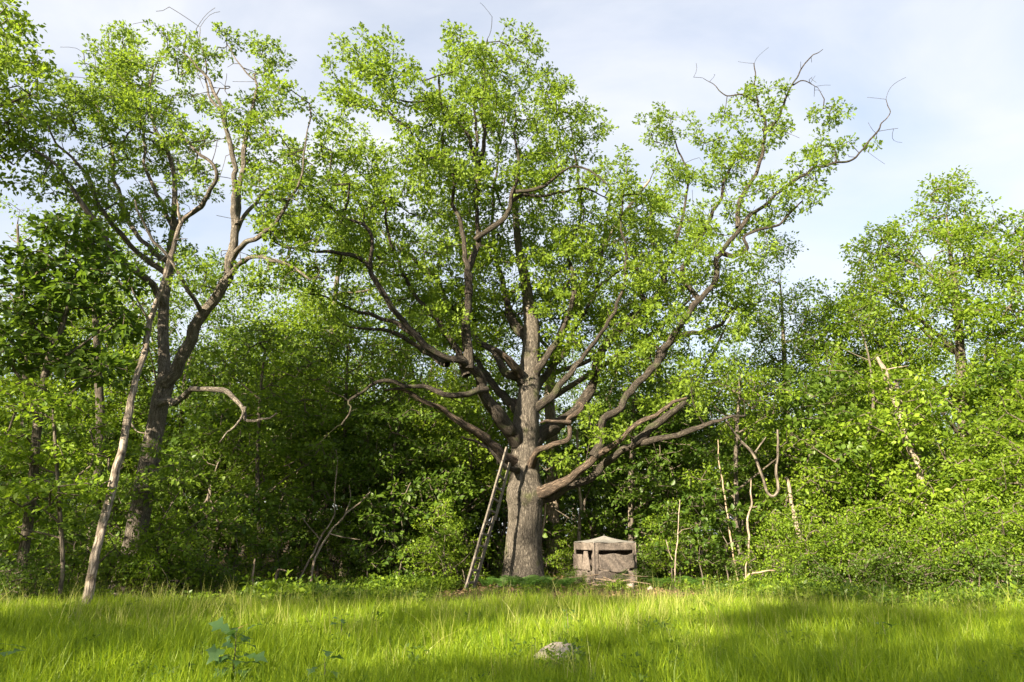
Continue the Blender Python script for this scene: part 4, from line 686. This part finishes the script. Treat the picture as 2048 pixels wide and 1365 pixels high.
ladder = empty('ladder', A0); tag(ladder, 'weathered grey wooden ladder leaning against the massive oak', 'ladder'); lo = Vector(A0)
side = Vector(B0 - A0).normalized()
loc = lambda p: Vector(p) - lo
link('rail', box_mesh('rail', loc(A0), loc(A1), .105, .06, side, M['ladder'], .006, .004), ladder)
link('rail', box_mesh('rail', loc(B0), loc(B0 + (B1 - B0) * .56), .10, .06, side, M['ladder'], .006, .004), ladder)
link('rail', box_mesh('rail', loc(B0 + (B1 - B0) * .53 + np.array((.045, 0, 0))), loc(B1), .09, .055, side, M['ladder'], .006, .004), ladder)
for i in range(11):
    t = .06 + i * .088; a = A0 + (A1 - A0) * t * .93; b = B0 + (B1 - B0) * t; dv = nrm(b - a)
    link('rung', box_mesh('rung', loc(a - dv * .02), loc(b + dv * .03), .055, .08, Vector(A1 - A0), M['ladder'], .004), ladder)
pixel_stem('stick', 'short pale stick propped against the foot of the ladder', 'stick', [[(938, 1186, 0, 2.2), (930, 1160, .1, 2), (925, 1140, .2, 1.6)]], 21.3, 'palebark', None, 6)

# ------------------------------------------------------------------ hunting blind
BY = 23.6; hb = gpx(1208, BY - .3); blind = empty('hunting_blind', hb, math.radians(19)); tag(blind, 'square brown camouflage hunting blind with a low pointed roof', 'hunting blind')
S_, H1 = 1.46, 1.32                                          # side, height of the wall
def cloth(name, f, nu, nv, mat, parent, skip=None, loc=(0, 0, 0), rz=0, thick=.012, label=None):
    V = np.array([f(i / nu, j / nv) for j in range(nv + 1) for i in range(nu + 1)]); w = nu + 1
    q = [(j * w + i, j * w + i + 1, (j + 1) * w + i + 1, (j + 1) * w + i) for j in range(nv) for i in range(nu) if not (skip and skip((i + .5) / nu, (j + .5) / nv))]
    o = link(name, mesh_np(name, V, [np.array(q)], mat, True), parent, loc); o.rotation_euler.z = rz
    s = o.modifiers.new('thickness', 'SOLIDIFY'); s.thickness = thick; s.offset = 0
    if label: o['label'] = label
    return o
wr = np.random.RandomState(3)
def wallf(seed):
    p = np.random.RandomState(seed).uniform(0, 6.28, 6)
    def f(u, v):
        bul = .07 * math.sin(math.pi * u) * math.sin(math.pi * min(1, v * 1.05))
        wrk = .014 * math.sin(u * 17 + p[0] + 3 * v) + .012 * math.sin(v * 19 + p[1] + 4 * u) + .008 * math.sin((u + v) * 31 + p[2])
        return ((u - .5) * S_, -bul - wrk * (1 if .05 < u < .95 else .2), v * H1)
    return f
for k in range(4):
    a = k * math.pi / 2; ctr = (S_ / 2 * math.sin(a), -S_ / 2 * math.cos(a), 0)
    wall = cloth('wall', wallf(k), 40, 34, M['camo'], blind, (lambda u, v: .10 < u < .92 and .36 < v < .82) if k in (0, 3) else None, ctr, a)
    if k in (0, 3):
        def flap(u, v, k=k):
            dip = .10 * math.sin(math.pi * u) ** 2 if k == 0 else 0
            top = .755 - .025 * math.sin(u * 9 + 1) - .03 * math.sin(math.pi * u); bot = .42 - dip
            z = (bot + (top - bot) * v) * H1; y = -.085 - .05 * math.sin(math.pi * u) * (1 - .4 * v) - .03 * math.sin(u * 13 + v * 6) * (.4 + .6 * (1 - v)) - .012 * math.sin(u * 29 + v * 11)
            return ((u - .5) * S_ * .84 + .01, y, z)
        def curtain(u, v):
            w_ = .06 + .24 * (1 - v); return (.34 + (u - .5) * S_ * w_, -.10 - .05 * math.cos(u * 9), (.36 + .44 * v) * H1)
        if k == 0: cloth('window_flap', flap, 36, 20, M['camo'], wall, None, (0, 0, 0), 0, .01)
        else:
            cloth('window_curtain', curtain, 14, 12, M['camo'], wall, None, (0, 0, 0), 0, .01)
            cloth('window_curtain', lambda u, v: ((u - .5) * .75 - .3, -.09 - .02 * math.sin(u * 14), (.36 + .36 * v) * H1), 12, 8, M['camo'], wall, None, (0, 0, 0), 0, .01)
    cv = spline([(S_ / 2 * (math.sin(a) + math.cos(a)), S_ / 2 * (math.sin(a) - math.cos(a)), -.05), (S_ / 2 * (math.sin(a) + math.cos(a)) * 1.01, S_ / 2 * (math.sin(a) - math.cos(a)) * 1.01, H1)], [.022, .022], .4)
    link('corner_pole', tube_mesh('corner_pole', cv[0], cv[1], M['camo'], 8, .0), blind)
def rooff(k):
    a = k * math.pi / 2
    def f(u, v):
        x = (u - .5) * S_ * 1.03 * (1 - v); y = -S_ * .515 * (1 - v); z = H1 + .005 + .20 * v - .035 * math.sin(math.pi * v) + .010 * math.sin(u * 12 + k) * (1 - v)
        return (x * math.cos(a) - y * math.sin(a), x * math.sin(a) + y * math.cos(a), z)
    return f
for k in range(4): cloth('roof_panel', rooff(k), 14, 10, M['roofcloth'], blind, None, (0, 0, 0), 0, .01)
link('roof_hub', tube_mesh('roof_hub', *spline([(0, 0, H1 + .14), (0, 0, H1 + .22), (.02, 0, H1 + .25)], [.02, .022, .012], .05), M['pole'], 8, 0), blind)

# ------------------------------------------------------------------ stones
def stone(name, label, cat, loc, r, seed, mat, group=None):
    bm = bmesh.new(); bmesh.ops.create_icosphere(bm, subdivisions=4, radius=1); p = np.random.RandomState(seed)
    dirs = nrm(p.normal(0, 1, (13, 3))); ds = p.uniform(.48, .9, 13)
    for v in bm.verts:
        c = np.array(v.co); s = min(1.0, min((d / max(1e-3, c @ n)) if c @ n > 0 else 9 for n, d in zip(dirs, ds)))
        c = c * s; c = c * (1 + .03 * math.sin(c[0] * 9 + seed) * math.sin(c[1] * 8) + .02 * math.sin(c[2] * 17 + c[0] * 11)); v.co = Vector(c * np.array(r))
    for f in bm.faces: f.smooth = True
    me = bpy.data.meshes.new(name); bm.to_mesh(me); bm.free(); me.materials.append(mat)
    o = link(name, me, None, loc); o.rotation_euler.z = p.uniform(0, 6.28) * 0; tag(o, label, cat, group); return o
b = gpx(1108, 10.2); stone('boulder', 'pale granite boulder half sunk in the meadow grass', 'boulder', (b[0], b[1], b[2] + .03), (.44, .27, .17), 21, M['rock'])
for (px, Y, r, lab) in [(205, 17.3, (.34, .25, .2), 'flat grey stone lying beside the foot of the bare snag'), (240, 17.2, (.42, .26, .18), 'long grey stone in front of the forked oak'), (282, 17.4, (.28, .24, .24), 'blocky mossy stone past the foot of the forked oak'), (1258, 21.9, (.16, .14, .15), 'small round tan stone below the hunting blind'), (1295, 21.6, (.13, .12, .1), 'little stone among leaves past the blind')]:
    b = gpx(px, Y); stone('stone', lab, 'stone', (b[0], b[1], b[2] + r[2] * .45), r, int(px), M['darkrock' if px < 1000 else 'rock'])

# ------------------------------------------------------------------ fallen and leaning dead wood
pixel_stem('dead_tree', 'pale dead trunk leaning inside the sunlit maples', 'dead tree', [[(1868, 1075, 0, 11), (1852, 1000, .2, 11), (1838, 940, .4, 10), (1808, 850, .7, 9), (1785, 780, 1, 8.5), (1768, 745, 1.1, 8), (1755, 715, 1.2, 5)], [(1850, 1000, .2, 4), (1835, 1010, -.3, 2.5), (1822, 1035, -.6, 1.2)], [(1768, 742, 1.1, 3), (1790, 735, 1, 2), (1815, 732, .8, .8)]], 21.5, 'palebark', None, 12)
pixel_stem('dead_tree', 'short broken pale trunk standing in front of the spire maple', 'dead tree', [[(1602, 1120, 0, 8), (1592, 1050, .1, 8), (1580, 990, .2, 7), (1572, 955, .3, 5)], [(1585, 1022, .1, 2.5), (1605, 1006, .2, 1.8), (1620, 1012, .3, 1)]], 22.5, 'palebark')
pixel_stem('vine', 'thick vine hanging in a deep loop between the trees', 'vine', [[(1452, 842, 0, 2.6), (1474, 870, 0, 4), (1506, 905, 0, 4.5), (1522, 950, 0, 4.5), (1530, 982, 0, 4.8), (1541, 992, 0, 5), (1554, 980, 0, 4.8), (1557, 950, 0, 4.6), (1556, 900, 0, 4), (1555, 860, 0, 3)], [(1510, 905, 0, 3), (1525, 885, 0, 2.4), (1532, 875, 0, 1.6)]], 22.0, 'fbark', None, 10, .05, False)
DB = 'bare sticks leaning in the shade'
for lab, st, Y in [
    ('long bare branch slanting up through the shade beside the massive oak', [[(618, 1130, 0, 4), (650, 1080, .2, 3.6), (690, 1030, .4, 3), (740, 985, .6, 2)], [(660, 1068, .2, 2), (690, 1075, .2, 1.4), (720, 1080, .2, .8)], [(690, 1030, .4, 2), (700, 1000, .5, 1.3), (698, 970, .6, .7)]], 20.8),
    ('crooked bare branch crossing behind the slanting branch', [[(585, 1150, 0, 3.6), (640, 1080, .2, 3), (665, 1040, .3, 2.6), (670, 980, .4, 2.2), (672, 900, .5, 1.5)], [(640, 1080, .2, 2), (610, 1040, .2, 1.5), (595, 1000, .3, .9)]], 21.4),
    ('arched dead stick bowed over the long grass', [[(450, 1195, 0, 2.6), (440, 1172, 0, 3), (420, 1160, 0, 3), (390, 1164, 0, 2.4), (375, 1172, 0, 1.4)]], 18.6),
    ('thin dead post standing in the tall grass', [[(502, 1190, 0, 4), (506, 1150, 0, 3.6), (510, 1118, 0, 2.5)]], 19.0),
    ('short hooked stick among shaded ferns', [[(553, 1185, 0, 2.6), (553, 1150, 0, 2.6), (560, 1141, 0, 2.4), (575, 1143, 0, 1.6)]], 19.4),
    ('curved fallen branch with an upright fork before the shrub bank', [[(1465, 1185, 0, 3.2), (1490, 1160, 0, 3.6), (1500, 1148, 0, 3.4), (1525, 1140, 0, 2.8), (1550, 1141, 0, 1.5)], [(1492, 1156, 0, 3), (1490, 1135, 0, 2.6), (1494, 1124, 0, 1.4)]], 20.6),
    ('pale straight sapling stem bare of leaves near the loop of vine', [[(1497, 1130, 0, 3.4), (1494, 1060, 0, 3.4), (1500, 1000, 0, 3), (1502, 960, 0, 2)], [(1498, 1015, 0, 1.6), (1515, 1014, 0, 1)]], 22.0),
    ('wavy grey stem bending out of the shade past the blind', [[(1468, 1035, 0, 2.8), (1452, 1000, 0, 2.8), (1446, 960, 0, 2.6), (1440, 930, 0, 2), (1436, 880, 0, 1.5)]], 22.5),
    ('slim upright stem with forked bare twigs past the blind', [[(1350, 1172, 0, 2.6), (1352, 1110, 0, 2.4), (1355, 1070, 0, 2), (1360, 1000, 0, 1.5)], [(1354, 1070, 0, 1.6), (1370, 1060, 0, 1.2), (1385, 1056, 0, .8)], [(1345, 1120, 0, 1.4), (1332, 1080, .1, 1)]], 21.8),
    ('twisting grey stem rising close behind the massive oak', [[(1082, 1150, 0, 4), (1080, 1100, 0, 4), (1090, 1050, 0, 3.6), (1093, 1000, 0, 3.2), (1090, 960, 0, 2.4)]], 24.2),
    ('leaning bare pole in the dark wood beside the blind', [[(1160, 1100, 0, 6), (1158, 1030, 0, 5.5), (1160, 960, 0, 5), (1155, 860, 0, 4)]], 26.0)]:
    pixel_stem('dead_branch', lab, 'dead branch', st, Y, 'palebark' if 'pale' in lab or 'bare' in lab else 'brush', DB, 7)
br = np.random.RandomState(9); bp = gpx(1205, 22.2)
for i in range(16):
    a = br.uniform(0, 6.28); c = bp + np.array((br.normal(0, .45), br.normal(0, .22), .05 + .022 * i)); d = np.array((math.cos(a) * 1.4, math.sin(a) * .7, br.uniform(-.12, .3))) * br.uniform(.3, .6)
    m_ = c + np.array((0, 0, br.uniform(-.03, .05))); p_, r_ = spline([c - d, m_, c + d], [.016, .014, .006], .12)
    o = link('stick', tube_mesh('stick', p_, r_, M['brush'], 6, .08, None, i, c), None, c); tag(o, 'dry brown stick in the brush pile in front of the hunting blind', 'stick', 'sticks of the brush pile')

# ------------------------------------------------------------------ ferns and foreground plants
def fern():
    root = empty('fern', (0, 0, 0)); r = np.random.RandomState(14)
    for k in range(8):
        a = k * .785 + r.uniform(-.2, .2); h = r.uniform(.45, .65); pts = [np.array((math.cos(a) * h * .8 * t, math.sin(a) * h * .8 * t, h * (1.25 * t - .75 * t * t))) for t in np.linspace(0, 1, 14)]
        A = np.array(pts); V, q = cones(A[:-1], A[1:], np.full(13, .004), np.full(13, .003), 3); sd = np.array((-math.sin(a), math.cos(a), 0)); vs_, fs_ = [V], []
        n = len(V); tr = []
        for i in range(2, 14):
            w = .17 * math.sin(math.pi * (i / 14) ** .7) * h / .55 + .015
            for s in (-1, 1):
                b_ = A[i]; d = sd * s * w + (A[i] - A[i - 1]) * .6 + np.array((0, 0, -.02)); e = (A[i] - A[i - 1]) * .55
                vs_.append(np.array([b_ - e * .5, b_ + e * .5, b_ + d * .6 + e * .4, b_ + d, b_ + d * .6 - e * .4])); tr.append([(n, n + 1, n + 2), (n, n + 2, n + 4), (n + 4, n + 2, n + 3)]); n += 5
        VV = np.vstack(vs_); link('frond', mesh_np('frond', VV, [q, np.array(tr).reshape(-1, 3)], M['fern'], False, {'tint': np.full(len(VV), r.uniform(0, 1))}), root)
    return root
fr = fern()
for i, (px, Y, s) in enumerate([(1030, 21.7, 1.1), (1060, 21.5, 1.2), (1085, 21.8, 1), (1005, 21.5, .9), (975, 21.6, 1), (1110, 21.6, .9), (1050, 21.1, .9), (1130, 21.9, 1), (850, 21.8, 1), (770, 21.4, 1.1), (690, 21.2, 1), (600, 20.4, 1), (1310, 21.7, 1), (1380, 21.6, 1.1)]):
    p = gpx(px, Y); o = fr if i == 0 else copy_tree(fr); o.location = p; o.scale = (s, s, s); o.rotation_euler.z = i * 1.3
    tag(o, 'green fern with arching fronds at the foot of the massive oak' if i < 8 else 'green fern with arching fronds at the shaded wood edge', 'fern', 'ferns by the oak trunk' if i < 8 else 'ferns along the wood edge')
def oak_seedling(label, px, Y, h, n, seed, red=False, size=.17):
    r = np.random.RandomState(seed); b = gpx(px, Y); root = empty('oak_seedling', b); tag(root, label, 'seedling')
    st = spline([(0, 0, -.03), (.02, .01, h * .5), (.0, .03, h)], [.007, .006, .003], .06); link('stem', tube_mesh('stem', st[0], st[1], M['twig'], 6, .02), root)
    T, Fc = LEAF['oak']; U = np.array([(0, 0, 0)])
    for k in range(n):
        z = h * (.25 + .75 * (k + 1) / n); a = k * 2.4 + r.uniform(-.3, .3); L_ = size * r.uniform(.7, 1.25) * (.55 if red and k == n - 1 else 1); el = r.uniform(-.35, .6); ext = r.uniform(.02, .16)
        y_ = np.array((math.cos(a) * math.cos(el), math.sin(a) * math.cos(el), math.sin(el))); x_ = nrm(np.cross(y_, np.array((0, 0, 1.)) + r.normal(0, .3, 3))); z_ = np.cross(x_, y_)
        s0 = np.array((.02 * z / h, .02, z)); V = s0 + y_ * ext + L_ * (T[:, :1] * 1.25 * x_ + T[:, 1:2] * y_ + (T[:, 2:] - .25 * T[:, 1:2] ** 2) * z_)
        cv, cq = cones(np.array([s0]), np.array([s0 + y_ * (ext + .01)]), np.array([.003]), np.array([.002]), 3)
        link('leaf', mesh_np('leaf', np.vstack([V, cv]), [Fc, cq + len(V)], M['redleaf' if red and k == n - 1 else 'sapling'], False, {'tint': np.full(len(V) + 3 * 2, r.uniform(0, 1))}), root)
oak_seedling('young oak seedling with blue-green lobed leaves and one reddish new leaf', 490, 7.6, .66, 30, 61, True, .19)
oak_seedling('small dull-green oak seedling deep in the grass near the red-tipped seedling', 665, 7.5, .42, 9, 62)
oak_seedling('low broad-leaved seedling at the shaded end of the meadow grass', 25, 7.7, .52, 10, 63, False, .2)
oak_seedling('tiny bluish seedling alone in the grass before the shrub bank', 1742, 10.4, .42, 9, 64, False, .10)
oak_seedling('pale sunlit seedling in the grass between boulder and red-tipped seedling', 692, 10.6, .52, 12, 65, False, .12)
oak_seedling('sprawling seedling in the grass just behind the pale boulder', 1130, 11.6, .5, 9, 66, False, .10)
